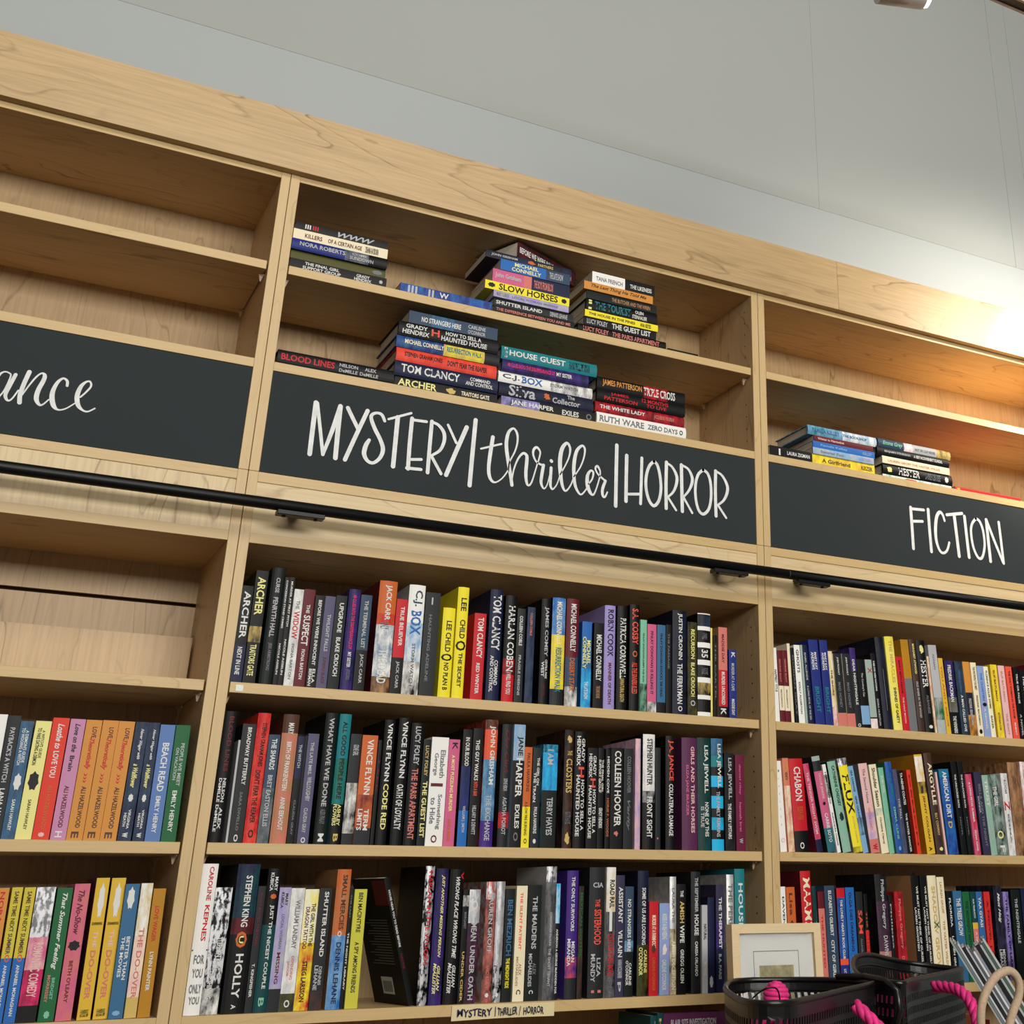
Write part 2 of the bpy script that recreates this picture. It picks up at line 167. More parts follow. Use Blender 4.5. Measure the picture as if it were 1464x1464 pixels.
('H', 0.7161, 1.3739, 0.0244, 0.2278, -0.3, 0.0141, 'pu:.68,pu~co:.84,ch', 'wt THE_ONLY_SURVIVORS .05 .48 .35 .65;wt MEGAN .56 .72 .45 .75;wt MIRANDA .54 .75 .12 .38'),
('P', 0.7411, 1.3739, 0.0103, 0.1996, -0.3, 0.011, 'nb~bn', 'gn MEXICAN_GOTHIC .06 .65 .3 .8'),
('H', 0.7632, 1.3739, 0.0343, 0.2342, -0.3, 0.0106, 'ch', 'lg CIA .12 .16 .2 .85 u;co THE .25 .31 .35 .65;co SISTERHOOD .33 .6 .3 .75;lg LIZA .7 .84 .5 .75;lg MUNDY .67 .88 .15 .4;sa I .94 .96 .2 .8'),
('H', 0.8009, 1.3739, 0.0204, 0.2345, -0.15, 0.0112, 'wt~gd:.35,bk~gy', 'bk ROAD_RAIL .1 .32 .3 .85;wt I .35 .5 .3 .6;rd CATCHES_PINEY_BONE .52 .84 .2 .8;gy HEATHER_KIMN .86 .98 .3 .7'),
('P', 0.8253, 1.3739, 0.0189, 0.2198, -0.13, 0.0167, 'vd', 'wt ASSISTANT .1 .4 .3 .8;wt VILLAIN .46 .68 .3 .8;lg HANNAH_NICOLE_MAEHRER .7 .85 .3 .8;lg p .88 .96 .3 .7'),
('P', 0.8446, 1.3739, 0.0193, 0.1989, -0.15, 0.0143, 'sl:.5,lb~sl:.6,nb', "wt NO_STRANGERS_HERE .12 .6 .3 .7;wt CARLENE .7 .9 .5 .8;wt O'CONNOR .68 .9 .15 .45"),
('H', 0.8734, 1.3739, 0.0246, 0.2286, -0.15, 0.0154, 'nv~bk:.6,ol~bk', "wt SOME_OF_US_ARE_LOOKING .14 .6 .35 .7;py CARLENE .64 .82 .55 .85;py O'CONNOR .62 .84 .12 .45"),
('P', 0.8983, 1.3739, 0.0202, 0.1709, -0.15, 0.0113, 'rd', "cr MURDER_AT_A_FARMHOUSE .15 .5 .3 .75;bn # .46 .56 .25 .75;or CARLENE_O'CONNOR .6 .95 .35 .7"),
('P', 0.925, 1.3739, 0.0224, 0.1675, -0.18, 0.0169, 'lb~lv', "wt MURDER_AT_AN_IRISH_WEDDING .12 .4 .25 .75;wt & .44 .6 .2 .8;wt CARLENE_O'CONNOR .62 .95 .25 .7"),
('H', 0.948, 1.3739, 0.0149, 0.2177, -0.18, 0.016, 'sv~wt:.45,bn~cr', 'gy LAURA_THE .1 .4 .3 .7;cr AMISH_DECEPTION .55 .96 .25 .8'),
('P', 0.9633, 1.3739, 0.02, 0.2037, -0.15, 0.012, 'bk', 'wt THE .06 .12 .35 .7;gd AMISH .16 .36 .3 .8;wt WIFE .38 .54 .3 .8;wt GREGG_OLSEN .6 .9 .35 .75'),
('H', 0.9978, 1.3739, 0.0223, 0.2275, 0.04, 0.0168, 'ch~bk', 'lg THE_SEPTEMBER .05 .34 .35 .7;wt HOUSE .36 .53 .3 .75;wt CARISSA_ORLANDO .58 .86 .35 .65'),
('P', 1.0205, 1.3739, 0.0132, 0.1638, 0.08, 0.0111, 'lg', 'bk NATURAL .22 .4 .3 .8;wt MOVING .65 .8 .3 .8'),
('P', 1.0374, 1.3739, 0.0152, 0.1784, 0.12, 0.0163, 'nv', 'lg # .82 .95 .2 .8'),
('P', 1.0585, 1.3739, 0.0181, 0.2026, 0.12, 0.0178, 'vd:.35,pu~nv:.6,nv', 'wt THE_THERAPIST .12 .6 .35 .75;lg B.A._PARIS .65 .88 .3 .65'),
('H', 1.08, 1.3739, 0.0172, 0.2223, 0.19, 0.0109, 'sv~wt', 'gy THE_PERFECT_GUEST .08 .9 .2 .8'),
('H', 1.1023, 1.3739, 0.0247, 0.2337, 0.12, 0.0145, 'tl', 'wt HOUSE_GUEST .12 .9 .3 .75'),
]),
('R','w2',0,'upper row left of the mystery shelves',[
('P', -0.3461, 1.6425, 0.0252, 0.1949, -1.58, 0.0159, 'wt', ''),
('P', -0.3201, 1.6425, 0.0193, 0.1938, -1.53, 0.0123, 'ch', "lg PAYBACK'S_A_WITCH .1 .55 .3 .7;wt LANA_HARPER .6 .95 .3 .7"),
('P', -0.3001, 1.6425, 0.0199, 0.186, -1.48, 0.0127, 'sb~sl', "wt A_DEMON'S_GUIDE .08 .36 .5 .75;wt TO_WOOING_A_WITCH .06 .38 .2 .45;wt # .45 .6 .2 .8;wt SARAH_HAWLEY .67 .93 .35 .6"),
('P', -0.2798, 1.6425, 0.0243, 0.1875, -0.68, 0.0114, 'py', "ol A_WITCH'S_GUIDE .08 .32 .5 .7;bk TO_FAKE_DATING_A_DEMON .06 .38 .2 .45;bk # .43 .6 .15 .85;ol SARAH_HAWLEY .67 .92 .4 .6"),
('P', -0.2545, 1.6425, 0.0254, 0.1944, -0.57, 0.0114, 'vr', 'wt Loathe_to .05 .26 .35 .75 i;wt LOVE_YOU .28 .5 .35 .7;or ALI_HAZELWOOD .56 .92 .4 .65;lp # .94 .98 .3 .7'),
('P', -0.2272, 1.6425, 0.0236, 0.1941, -0.55, 0.0122, 'li', 'bk Love_on_the .04 .28 .35 .7 i;bk Brain .31 .44 .35 .65;mr ALI_HAZELWOOD .56 .9 .35 .65;wt H .93 .98 .25 .7'),
('P', -0.2027, 1.6425, 0.025, 0.1943, -0.37, 0.0139, 'oc', 'mr LOVE, .06 .16 .4 .75;rd Theoretically .16 .42 .3 .7 i;rd ))) .45 .53 .4 .6;bn ALI_HAZELWOOD .56 .9 .4 .7;bn E .93 .98 .25 .7'),
('P', -0.1771, 1.6425, 0.0255, 0.1949, -0.24, 0.0121, 'oc', 'mr LOVE, .06 .16 .4 .75;rd Theoretically .16 .42 .3 .7 i;rd ))) .45 .53 .4 .6;bn ALI_HAZELWOOD .56 .9 .4 .7;bn E .93 .98 .25 .7'),
('P', -0.1505, 1.6425, 0.0257, 0.1955, -0.24, 0.0175, 'oc', 'mr LOVE, .06 .16 .4 .75;rd Theoretically .16 .42 .3 .7 i;rd ))) .45 .53 .4 .6;bn ALI_HAZELWOOD .56 .9 .4 .7;bn E .93 .98 .25 .7'),
('P', -0.1234, 1.6425, 0.0214, 0.1957, -0.24, 0.0155, 'nv~sl', 'wt Never_Wager_with .06 .32 .4 .7 i;py a_Wallflower .36 .56 .3 .7 i;wt # .61 .68 .3 .7;wt VIRGINIA .74 .9 .5 .7;wt HEATH .77 .88 .2 .4;wt w .93 .97 .3 .7'),
('P', -0.0992, 1.6425, 0.0182, 0.1958, -0.94, 0.0166, 'nv~sl', 'wt Never_Wager_with .06 .32 .4 .7 i;py a_Wallflower .36 .56 .3 .7 i;wt # .61 .68 .3 .7;wt VIRGINIA .74 .9 .5 .7;wt HEATH .77 .88 .2 .4;wt w .93 .97 .3 .7'),
('P', -0.0799, 1.6425, 0.0244, 0.193, -0.96, 0.0126, 'bz', 'wt BEACH_READ .16 .58 .3 .75;wt EMILY_HENRY .62 .93 .35 .65'),
('P', -0.0541, 1.6425, 0.024, 0.1936, -0.97, 0.0113, 'gn', 'lg PEOPLE_WE_MEET .16 .53 .5 .75;lg ON_VACATION .2 .48 .2 .42;wt EMILY_HENRY .57 .92 .35 .65'),
]),
('R','w3',0,'lower row left of the mystery shelves',[
('P', -0.2987, 1.3739, 0.0153, 0.1952, -2.34, 0.0135, 'lv', ''),
('P', -0.2823, 1.3739, 0.0174, 0.1952, -2.09, 0.0173, 'oc:.55,bl', 'rd NORA_GOES .03 .5 .3 .7;wt ANNABEL_MONAGHAN .58 .95 .35 .65'),
('P', -0.2621, 1.3739, 0.0156, 0.1962, -1.83, 0.0138, 'lo~mu:.53,bl', 'bn SAME_TIME_NEXT_SUMMER .03 .5 .3 .7;or O .5 .56 .3 .75;wt ANNABEL_MONAGHAN .58 .95 .35 .65'),
('P', -0.2444, 1.3739, 0.0163, 0.1962, -1.59, 0.0157, 'lo~mu:.53,bl', 'bn SAME_TIME_NEXT_SUMMER .03 .5 .3 .7;or O .5 .56 .3 .75;wt ANNABEL_MONAGHAN .58 .95 .35 .65'),
('P', -0.2267, 1.3739, 0.0279, 0.1965, -1.52, 0.0141, 'sv~gy:.38,pk~lp:.62,hp~mr:.88,bk', 'lp ROMANTIC_COMEDY .42 .82 .3 .8'),
('P', -0.1961, 1.3739, 0.023, 0.1954, -1.52, 0.011, 'gn', 'wt That_Summer_Feeling .04 .62 .3 .7 i;mt BRIDGET .68 .84 .5 .7;sa MORRISSEY .66 .86 .2 .4;mt # .92 .98 .3 .7'),
('P', -0.1709, 1.3739, 0.0234, 0.2017, -1.52, 0.0107, 'pk~sa', "mr The_No-Show .05 .38 .3 .7 i;bk # .42 .5 .1 .9;mr BETH_O'LEARY .57 .87 .35 .6"),
('P', -0.139, 1.3739, 0.0202, 0.2108, -1.48, 0.0142, 'mu side=pl', 'wt # .03 .3 .3 .8;ol LYNN_PAINTER .32 .34 .1 .9;lp THE .38 .5 .35 .65;sa DO-OVER .52 .86 .3 .7;ol PAINTER .93 .98 .2 .8'),
('P', -0.1148, 1.3739, 0.0217, 0.2109, -1.48, 0.0178, 'mu side=pl', 'wt # .03 .3 .3 .8;ol LYNN_PAINTER .32 .34 .1 .9;lp THE .38 .5 .35 .65;sa DO-OVER .52 .86 .3 .7;ol PAINTER .93 .98 .2 .8'),
('P', -0.0927, 1.3739, 0.0217, 0.2017, -1.44, 0.0109, 'sb', 'wt # .02 .2 .2 .75;wt BETTER_THAN .4 .72 .55 .8;wt THE_MOVIES .4 .7 .2 .45;lb # .94 .98 .2 .8'),
('P', -0.0682, 1.3739, 0.0184, 0.2028, -1.32, 0.0144, 'wt~gd:.4,lp~cr:.85,gd', 'sa THE_DO-OVER .34 .86 .3 .75'),
('P', -0.0481, 1.3739, 0.0194, 0.1945, -1.2, 0.0144, 'ok', 'rd LOVE_WAGER .14 .42 .3 .65;wt LYNN_PAINTER .5 .8 .35 .65'),
]),
('R','f1',2,'first row under the fiction sign',[
('P', 1.2177, 1.9167, 0.0118, 0.1657, -1.7, 0.0129, 'wt', 'bk HAPPIEST_TITLE .3 .6 .3 .8'),
('P', 1.2304, 1.9167, 0.0139, 0.1606, -1.86, 0.0118, 'mr:.5,cr:.84,mr', 'sa GEORGE_ELIOT .12 .45 .3 .6;gy MIDDLEMARCH .55 .8 .3 .6'),
('P', 1.2482, 1.9167, 0.0143, 0.1627, -2.02, 0.016, 'mr:.5,cr:.84,mr', 'sa GEORGE_ELIOT .12 .45 .3 .6;gy MIDDLEMARCH .55 .8 .3 .6'),
('P', 1.2647, 1.9167, 0.0077, 0.1799, -2.23, 0.0178, 'cr', ''),
('P', 1.2747, 1.9167, 0.0081, 0.1703, -2.85, 0.0147, 'bk', 'gy DORIAN_GRAY .1 .9 .3 .7'),
('P', 1.2838, 1.9167, 0.0166, 0.1777, -2.9, 0.0147, 'wt', 'bk GHOSTS .06 .36 .3 .75;bk DOLLY_ALDERTON .48 .88 .35 .65'),
('P', 1.3008, 1.9167, 0.0053, 0.1787, -2.9, 0.0123, 'gs', ''),
('P', 1.3093, 1.9167, 0.0162, 0.1802, -3.81, 0.0161, 'nv', 'lg ISABEL_ALLENDE .1 .45 .35 .65;lg A_LONG_PETAL_OF_THE_SEA .52 .95 .35 .65'),
('P', 1.3274, 1.9167, 0.0261, 0.1932, -3.81, 0.0117, 'rn', 'wt MARY_KAY .15 .36 .5 .75;wt ANDREWS .15 .36 .15 .45;tl BRIGHT .56 .86 .25 .7'),
('P', 1.3568, 1.9167, 0.0222, 0.1952, -2.9, 0.0129, 'rn', 'wt MARY_KAY .15 .36 .5 .75;wt ANDREWS .15 .36 .15 .45;tl BRIGHT .56 .86 .25 .7'),
('P', 1.3814, 1.9167, 0.0118, 0.1715, -3.01, 0.0154, 'cr~gd:.75,sa~wt', 'bk THE_SHORE .25 .6 .3 .7'),
('P', 1.3942, 1.9167, 0.0239, 0.1668, -3.2, 0.0123, 'ch:.82,sa side=cr', 'wt JODI_PICOULT .05 .3 .35 .6;gy MAD_HONEY .4 .75 .3 .6'),
('P', 1.4209, 1.9167, 0.0228, 0.169, -3.1, 0.0134, 'ch:.82,sa side=cr', 'wt JODI_PICOULT .05 .3 .35 .6;gy MAD_HONEY .4 .75 .3 .6'),
('P', 1.4444, 1.9167, 0.0168, 0.1849, -3.1, 0.0135, 'pu~ch:.3,ch', 'wt DEAR_NIGHTINGALE .15 .72 .3 .7;wt O .95 .99 .3 .8'),
('P', 1.462, 1.9167, 0.024, 0.1587, -3.2, 0.0124, 'bk:.68,lb:.95,bk', "lg The_Cowboy's_Cat .2 .55 .35 .65"),
('P', 1.4868, 1.9167, 0.0197, 0.1599, -3.32, 0.0113, 'gs:.84,bk:.86,wt~lp', 'rd X .12 .2 .3 .9;lg THE_HISTORIAN .25 .7 .35 .6'),
('P', 1.5116, 1.9167, 0.0154, 0.1778, -3.77, 0.0172, 'bk', 'wt THEIR_EYES_WERE_WATCHING .1 .5 .3 .6;lg ZORA_HURSTON .6 .95 .3 .6'),
('H', 1.5274, 1.9167, 0.0266, 0.2175, -3.77, 0.0146, 'bk~nv', 'gy I .35 .8 .45 .5'),
('H', 1.5546, 1.9167, 0.0267, 0.2212, -3.32, 0.0127, 'yl~py', 'gd THE_MIRACLES .04 .5 .35 .7;bk SHRINES_OF_GAIETY .55 .93 .35 .65'),
('P', 1.582, 1.9167, 0.0191, 0.1744, -3.32, 0.0108, 'rd', 'bk MARY_BETH_KEANE .05 .5 .35 .6;lp THE_HALF_MOON .55 .9 .35 .6'),
('P', 1.6026, 1.9167, 0.0239, 0.2183, -3.25, 0.0116, 'ok:.43,gy side=ok', ''),
('H', 1.6323, 1.9167, 0.0203, 0.2219, -3.25, 0.0158, 'bn~ch', 'py MARGARET_ATWOOD .05 .38 .35 .65;lg OLD_BABES_IN_THE_WOOD .46 .85 .35 .65'),
('H', 1.6532, 1.9167, 0.0268, 0.2208, -3.31, 0.0141, 'bk', 'py & .05 .16 .2 .8;wt HESTER .22 .52 .2 .85;gy ALBANESE .6 .8 .4 .7;wt # .92 .96 .3 .8'),
('P', 1.6805, 1.9167, 0.0064, 0.1836, -3.31, 0.0116, 'cr~or', ''),
('P', 1.6904, 1.9167, 0.0258, 0.2128, -3.31, 0.0133, 'lg:.6,gn~lg:.85,lg~gs', 'gy ADNAN .1 .28 .4 .65'),
('P', 1.7176, 1.9167, 0.0143, 0.1826, -3.31, 0.013, 'mu', 'or YOU_AND_I .1 .6 .3 .7;or MAKE_LOVE .65 .9 .3 .7'),
('P', 1.7365, 1.9167, 0.0269, 0.1786, -2.31, 0.0161, 'nv~pu:.5,gy~ol:.7,bk', 'wt FREDRIK_BACKMAN .06 .56 .3 .7;wt THE_WINNERS .75 .98 .3 .7'),
('P', 1.7666, 1.9167, 0.0253, 0.1785, -2.31, 0.0132, 'sl~ch', 'sb FREDRIK_BACKMAN .12 .42 .35 .6;wt A_MAN_CALLED_OVE .46 .95 .35 .65'),
('P', 1.7971, 1.9167, 0.0216, 0.1811, -2.38, 0.0173, 'oc:.42,nv~ch:.72,oc~bk', 'lg FREDRIK_BEARTOWN .5 .85 .3 .7'),
('P', 1.819, 1.9167, 0.0183, 0.1803, -2.24, 0.0133, 'cr', 'bn THE_FIVE_PEOPLE_YOU_MEET .06 .38 .3 .7;bn FREDRIK_BACKMAN .45 .85 .35 .65;bk # .9 .97 .2 .8'),
('P', 1.8378, 1.9167, 0.0218, 0.1731, -2.24, 0.0119, 'lb~lv', 'bl THE_CLOISTERS .1 .5 .35 .65;wt A_NOVEL .6 .9 .35 .6;bk # .52 .58 .2 .9'),
('P', 1.861, 1.9167, 0.0152, 0.1733, -2.38, 0.0124, 'wt~py', 'bk FLORENCE_ADLER_SWIMS .06 .6 .3 .7;ol BAKER .7 .88 .3 .7'),
('P', 1.8878, 1.9167, 0.0216, 0.1814, -1.93, 0.0174, 'mu~yl', 'bn ELIF_BATUMAN .08 .5 .35 .6;bn EITHER/OR .66 .9 .35 .6'),
('P', 1.9121, 1.9167, 0.0212, 0.1804, -1.93, 0.0152, 'lp', 'tn ELIF_BATUMAN .08 .5 .35 .6;tn THE_IDIOT .66 .95 .35 .6'),
('P', 1.9337, 1.9167, 0.0203, 0.1793, -1.88, 0.0111, 'co', 'bk THE_ONLY_WOMAN_IN_THE_ROOM .06 .72 .35 .65;wt BENEDICT .78 .95 .35 .6'),
('P', 1.9588, 1.9167, 0.0189, 0.1781, -0.36, 0.0149, 'bk', 'wt TRUE_OR_FALSE .08 .5 .35 .65;lg A_NOVEL .65 .95 .35 .65'),
('P', 1.981, 1.9167, 0.0251, 0.1749, -0.19, 0.0171, 'bk', 'wt THE_FAMILY .08 .5 .35 .65'),
('P', 2.007, 1.9167, 0.0289, 0.1912, -0.01, 0.0156, 'mr', ''),
]),
('R','f2',2,'second row under the fiction sign',[
('P', 1.2239, 1.6425, 0.017, 0.1898, -2.99, 0.0176, 'wt', 'gy I . . . . . . . .1 .72 .4 .6;lp O .85 .9 .2 .8'),
('P', 1.242, 1.6425, 0.0158, 0.1961, -3.19, 0.0118, 'sa~oc:.3,cr~sa:.8,cr~or', 'bn VENETA .15 .24 .3 .7'),
('H', 1.259, 1.6425, 0.0366, 0.1953, -3.39, 0.0108, 'rd:.78,bk', 'wt CHABON .09 .46 .25 .75;or TELEGRAPH_AVENUE .52 .66 .3 .7;wt O .9 .97 .3 .6'),
('P', 1.3167, 1.6425, 0.0155, 0.1879, -9.61, 0.0105, 'pk~rd:.86,nv side=bu', 'lp THE_TENDER_NIGHT_SWIM .1 .8 .3 .7'),
('H', 1.3493, 1.6425, 0.0219, 0.2058, -9.98, 0.0157, 'gs:.05,ch:.16,pk:.75,tl~sl side=ch', 'lp TAYLOR_JENKINS .18 .45 .3 .7;bk # .48 .52 .3 .7;wt CARRIE_SOTO .6 .9 .3 .7'),
('P', 1.3719, 1.6425, 0.0095, 0.1892, -9.98, 0.0112, 'wt:.12,bk~wt:.38,wt', 'bk TOMB_SWEEPING .08 .45 .3 .7;bk ALEXANDRA_CHANG .55 .92 .3 .7'),
('H', 1.3887, 1.6425, 0.023, 0.1962, -9.98, 0.0136, 'mt~gs side=dg', 'dg CATHERINE_CHIDGEY .05 .5 .35 .7;dg & .56 .68 .2 .8'),
('H', 1.4186, 1.6425, 0.025, 0.2043, -9.88, 0.0131, 'sv~gy:.08,yl:.94,bk~yl', 'bk FLUX .18 .6 .15 .85;gd JINWOO_CHONG .62 .9 .4 .6'),
('P', 1.4453, 1.6425, 0.0149, 0.1885, -9.86, 0.0141, 'lb:.6,lb~ch:.8,lb', 'nv SEA_CHANGE .05 .3 .3 .65;nv GINA_CHUNG .35 .6 .3 .65'),
('P', 1.468, 1.6425, 0.0252, 0.1945, -7.24, 0.0146, 'lp:.55,lp~lv:.85,sa side=gy', 'gy The_Second_Home .06 .45 .35 .65;sa CHRISTINA_CLANCY .5 .75 .35 .6;rd w .9 .97 .3 .8'),
('P', 1.5001, 1.6425, 0.0211, 0.1941, -7.11, 0.0174, 'cr:.5,gs~cr:.58,cr', 'bk Shoulder_Season .04 .48 .3 .75;bk Christina_Clancy .6 .9 .35 .65'),
('P', 1.5229, 1.6425, 0.0145, 0.1881, -5.91, 0.0178, 'mt', 'wt BUSBY_POOL .1 .3 .3 .7;lg MY_SUMMER .55 .85 .35 .65'),
('H', 1.5379, 1.6425, 0.0191, 0.201, -5.75, 0.0112, 'bl~rn side=gn', 'tl THE_GUEST .12 .42 .35 .65;mt EMMA_CLINE .5 .85 .35 .65;lb # .92 .97 .3 .7'),
('P', 1.5583, 1.6425, 0.0132, 0.1856, -5.66, 0.0119, 'vi~sl', 'lg THE_FALL .35 .6 .35 .75'),
('P', 1.5727, 1.6425, 0.0169, 0.1835, -5.34, 0.0124, 'bk', 'wt TA-NEHISI_COATES .03 .42 .35 .75;wt THE_WATER_DANCER .52 .98 .35 .65'),
('P', 1.598, 1.6425, 0.0113, 0.1855, -5.34, 0.01, 'vr', 'mr DEMON .06 .9 .35 .65'),
('P', 1.6308, 1.6425, 0.0239, 0.2222, -5.33, 0.0148, 'mu:.02,wt~mu:.28,ch~mu:.4,mu side=ok', 'bn JENNY_COLGAN .42 .88 .35 .65;bk A .93 .97 .3 .7'),
('H', 1.6599, 1.6425, 0.0236, 0.2268, -5.15, 0.0156, 'bn~ch', 'cr ARGYLLE .1 .52 .3 .8;gd ELLY_CONWAY .6 .82 .35 .65;py # .93 .97 .3 .8'),
('P', 1.684, 1.6425, 0.0054, 0.1842, -4.5, 0.0121, 'lp', ''),
('P', 1.6975, 1.6425, 0.0298, 0.1918, -3.78, 0.0167, 'tl~bl:.1,bl~rn', 'wt AMERICAN .03 .38 .3 .75;wt DIRT .42 .58 .3 .75;gd D .62 .7 .3 .7'),
('P', 1.7378, 1.6425, 0.0177, 0.211, -3.59, 0.0179, 'bk~nb', 'wt THE_UNLOCKED_PATH .14 .5 .35 .65;gy NOVEL .6 .8 .4 .6'),
('P', 1.756, 1.6425, 0.0161, 0.2115, -3.56, 0.0146, 'bk~nb', 'wt THE_UNLOCKED_PATH .14 .5 .35 .65;gy NOVEL .6 .8 .4 .6'),
('P', 1.7725, 1.6425, 0.0187, 0.1827, -3.36, 0.0107, 'pk~rd', 'wt A_LONG_PETAL_SUMMER .1 .6 .35 .65;wt FIONA_DAVIS .7 .95 .35 .65'),
('P', 1.7997, 1.6425, 0.0237, 0.1892, -3.1, 0.0116, 'vd', 'gy BELLA_AND_THE_NIGHT .15 .9 .4 .7;lg DONNA .3 .5 .15 .35'),
('P', 1.8245, 1.6425, 0.0194, 0.1826, -3.1, 0.0116, 'gs~mt', 'wt TRUST .06 .4 .3 .75;lg HERNAN_DIAZ .5 .85 .35 .65'),
('P', 1.846, 1.6425, 0.0323, 0.1846, -3.1, 0.0129, 'dg~gs', 'wt THE_GIRL .15 .4 .3 .7;py O .7 .8 .2 .8;wt F .88 .96 .3 .8'),
('P', 1.8837, 1.6425, 0.0216, 0.1895, -1.75, 0.0136, 'wt~lg', 'gy ROOM .08 .25 .35 .7;rd Z .34 .46 .1 .9;gy EMMA .5 .85 .4 .6'),
('H', 1.9102, 1.6425, 0.0371, 0.2171, -0.95, 0.0176, 'tn~bn', ''),
('P', 1.9496, 1.6425, 0.0322, 0.2205, -0.15, 0.0177, 'wt~rd', 'bk CHRISTINE .1 .8 .3 .8'),
]),
('R','f3',2,'third row under the fiction sign',[
('P', 1.2216, 1.3739, 0.0132, 0.199, -1.44, 0.0131, 'wt', 'bk DAVENPORT .1 .6 .3 .7'),
('P', 1.2376, 1.3739, 0.0221, 0.1981, -1.63, 0.0133, 'or', 'bn Lisa_Genova .06 .8 .3 .7'),
('H', 1.2757, 1.3739, 0.0269, 0.2304, -1.83, 0.0119, 'rd:.62,gn~rd:.75,cr side=mr', 'cr MAAME .06 .5 .2 .85'),
('P', 1.3077, 1.3739, 0.0109, 0.2003, -1.83, 0.0167, 'dt~bk', 'lg THE_FRAUD .35 .8 .3 .7'),
('P', 1.3221, 1.3739, 0.0162, 0.1892, -1.77, 0.0165, 'mr:.18,sa', 'rd THE_HUNTED .25 .8 .35 .65'),
('P', 1.3387, 1.3739, 0.0273, 0.201, -1.77, 0.0138, 'sl', 'wt ELIZABETH_GILBERT .05 .5 .35 .65;wt CITY_OF_GIRLS .54 .92 .35 .65'),
('P', 1.369, 1.3739, 0.0213, 0.196, -1.17, 0.013, 'rd:.1,rn~bl:.72,co:.78,rn side=mr', 'wt THE_LONELY_HEARTS_BOOK_CLUB .12 .72 .35 .65;wt LUCY_GILMORE .82 .97 .35 .65'),
('P', 1.3947, 1.3739, 0.0233, 0.1975, -1.17, 0.0153, 'bl', 'nv OLGA_DIES_DREAMING .05 .65 .35 .65;sa & .68 .74 .3 .7'),
('P', 1.4228, 1.3739, 0.018, 0.1889, -0.76, 0.0179, 'ch', 'co SAM .2 .45 .2 .8;gy ALLEGRA_GOODMAN .5 .9 .35 .65'),
('P', 1.4413, 1.3739, 0.0096, 0.1846, -0.76, 0.0137, 'bk:.4,rd', 'or THE_CUTTING .2 .8 .35 .65'),
('H', 1.4768, 1.3739, 0.0327, 0.2251, -1.23, 0.014, 'bk~ch:.25,ch~pl:.7,sa~gy', 'lg Philippa_Gregory .05 .5 .35 .7;lg DAWNLANDS .56 .88 .35 .7'),
('P', 1.5099, 1.3739, 0.0097, 0.1816, -1.23, 0.012, 'nb', 'lg Philippa .1 .6 .3 .7'),
('P', 1.5274, 1.3739, 0.0244, 0.1889, -1.18, 0.0122, 'rd~mr', 'sa Philippa_Gregory .08 .62 .35 .7;sa DARK .7 .85 .35 .65'),
('P', 1.5768, 1.3739, 0.0228, 0.2226, -1.18, 0.0103, 'bk side=tn', 'wt WE_MUST_NOT_THINK_OF_OURSELVES .1 .88 .55 .8;wt LAUREN_GRODSTEIN .3 .7 .2 .42'),
('P', 1.6036, 1.3739, 0.02, 0.2228, -1.02, 0.0116, 'bk', 'wt WE_MUST_NOT_THINK_OF_OURSELVES .1 .88 .55 .8;wt LAUREN_GRODSTEIN .3 .7 .2 .42'),
('H', 1.6245, 1.3739, 0.0252, 0.2229, -1.02, 0.0102, 'cr', 'gd SHADOW_GROVE .1 .9 .3 .7;gn X .43 .5 .3 .9'),
('P', 1.6567, 1.3739, 0.0203, 0.2201, -1.18, 0.015, 'cr', 'tn LAUREN_GROFF .05 .35 .35 .65;tn THE_VASTER_WILDS .42 .85 .35 .65'),
('P', 1.68, 1.3739, 0.0164, 0.1903, -1.02, 0.0137, 'bk', 'wt FLORIDA .08 .4 .35 .7;wt LAUREN_GROFF .5 .9 .35 .7'),
('P', 1.7028, 1.3739, 0.0258, 0.1903, -0.97, 0.0176, 'sb', 'wt THE_TREES_GROW .08 .5 .3 .8'),
('P', 1.7305, 1.3739, 0.0219, 0.1887, -0.97, 0.0174, 'gn', 'dg THE_MIDNIGHT_WITCHES .1 .7 .3 .7'),
('P', 1.7542, 1.3739, 0.0157, 0.1887, -0.87, 0.017, 'dt:.35,mu:.42,sa', 'wt ALIA_TRABUCCO .08 .3 .35 .65;wt A_NOVEL .45 .7 .35 .65'),
('P', 1.7702, 1.3739, 0.0177, 0.1887, -0.86, 0.015, 'sb~bl', 'wt YAA_GYASI .06 .4 .3 .75;lb HOMEGOING .5 .8 .35 .65'),
('P', 1.7883, 1.3739, 0.0178, 0.1887, -0.03, 0.0114, 'rd~vr', 'mr A_NOVEL_LIFE .1 .8 .35 .65'),
('P', 1.8223, 1.3739, 0.0257, 0.2024, 0.17, 0.0164, 'bk~vd', 'wt Matt_Haig .08 .4 .35 .7 i;wt MIDNIGHT .68 .92 .5 .8;wt LIBRARY .68 .9 .15 .45'),
('P', 1.8515, 1.3739, 0.0173, 0.1886, 0.2, 0.0166, 'lv~pu', 'bk THE_FAMILY_OF_LIARS .08 .9 .3 .7'),
('P', 1.8739, 1.3739, 0.0283, 0.1932, 0.37, 0.0139, 'nb', 'lg THE_NIGHTINGALE .1 .6 .35 .65'),
('P', 1.9078, 1.3739, 0.0242, 0.1964, 0.2, 0.0152, 'nv', ''),
]),
('S','s1',1,'left stack on the top mystery shelf',[
('P', 0.0242, 2.7722, 0.208, 0.0238, 0, 0.0122, 'bk', 'wt THE_FINAL_GIRL .15 .5 .55 .85;wt SUPPORT_GROUP .13 .52 .15 .45;wt GRADY .68 .82 .5 .8;wt HENDRIX .66 .84 .15 .45;lg # .92 .96 .3 .7'),
('P', 0.0237, 2.7962, 0.205, 0.019, 0, 0.014, 'ol side=ol', 'gy # .85 .97 .2 .8'),
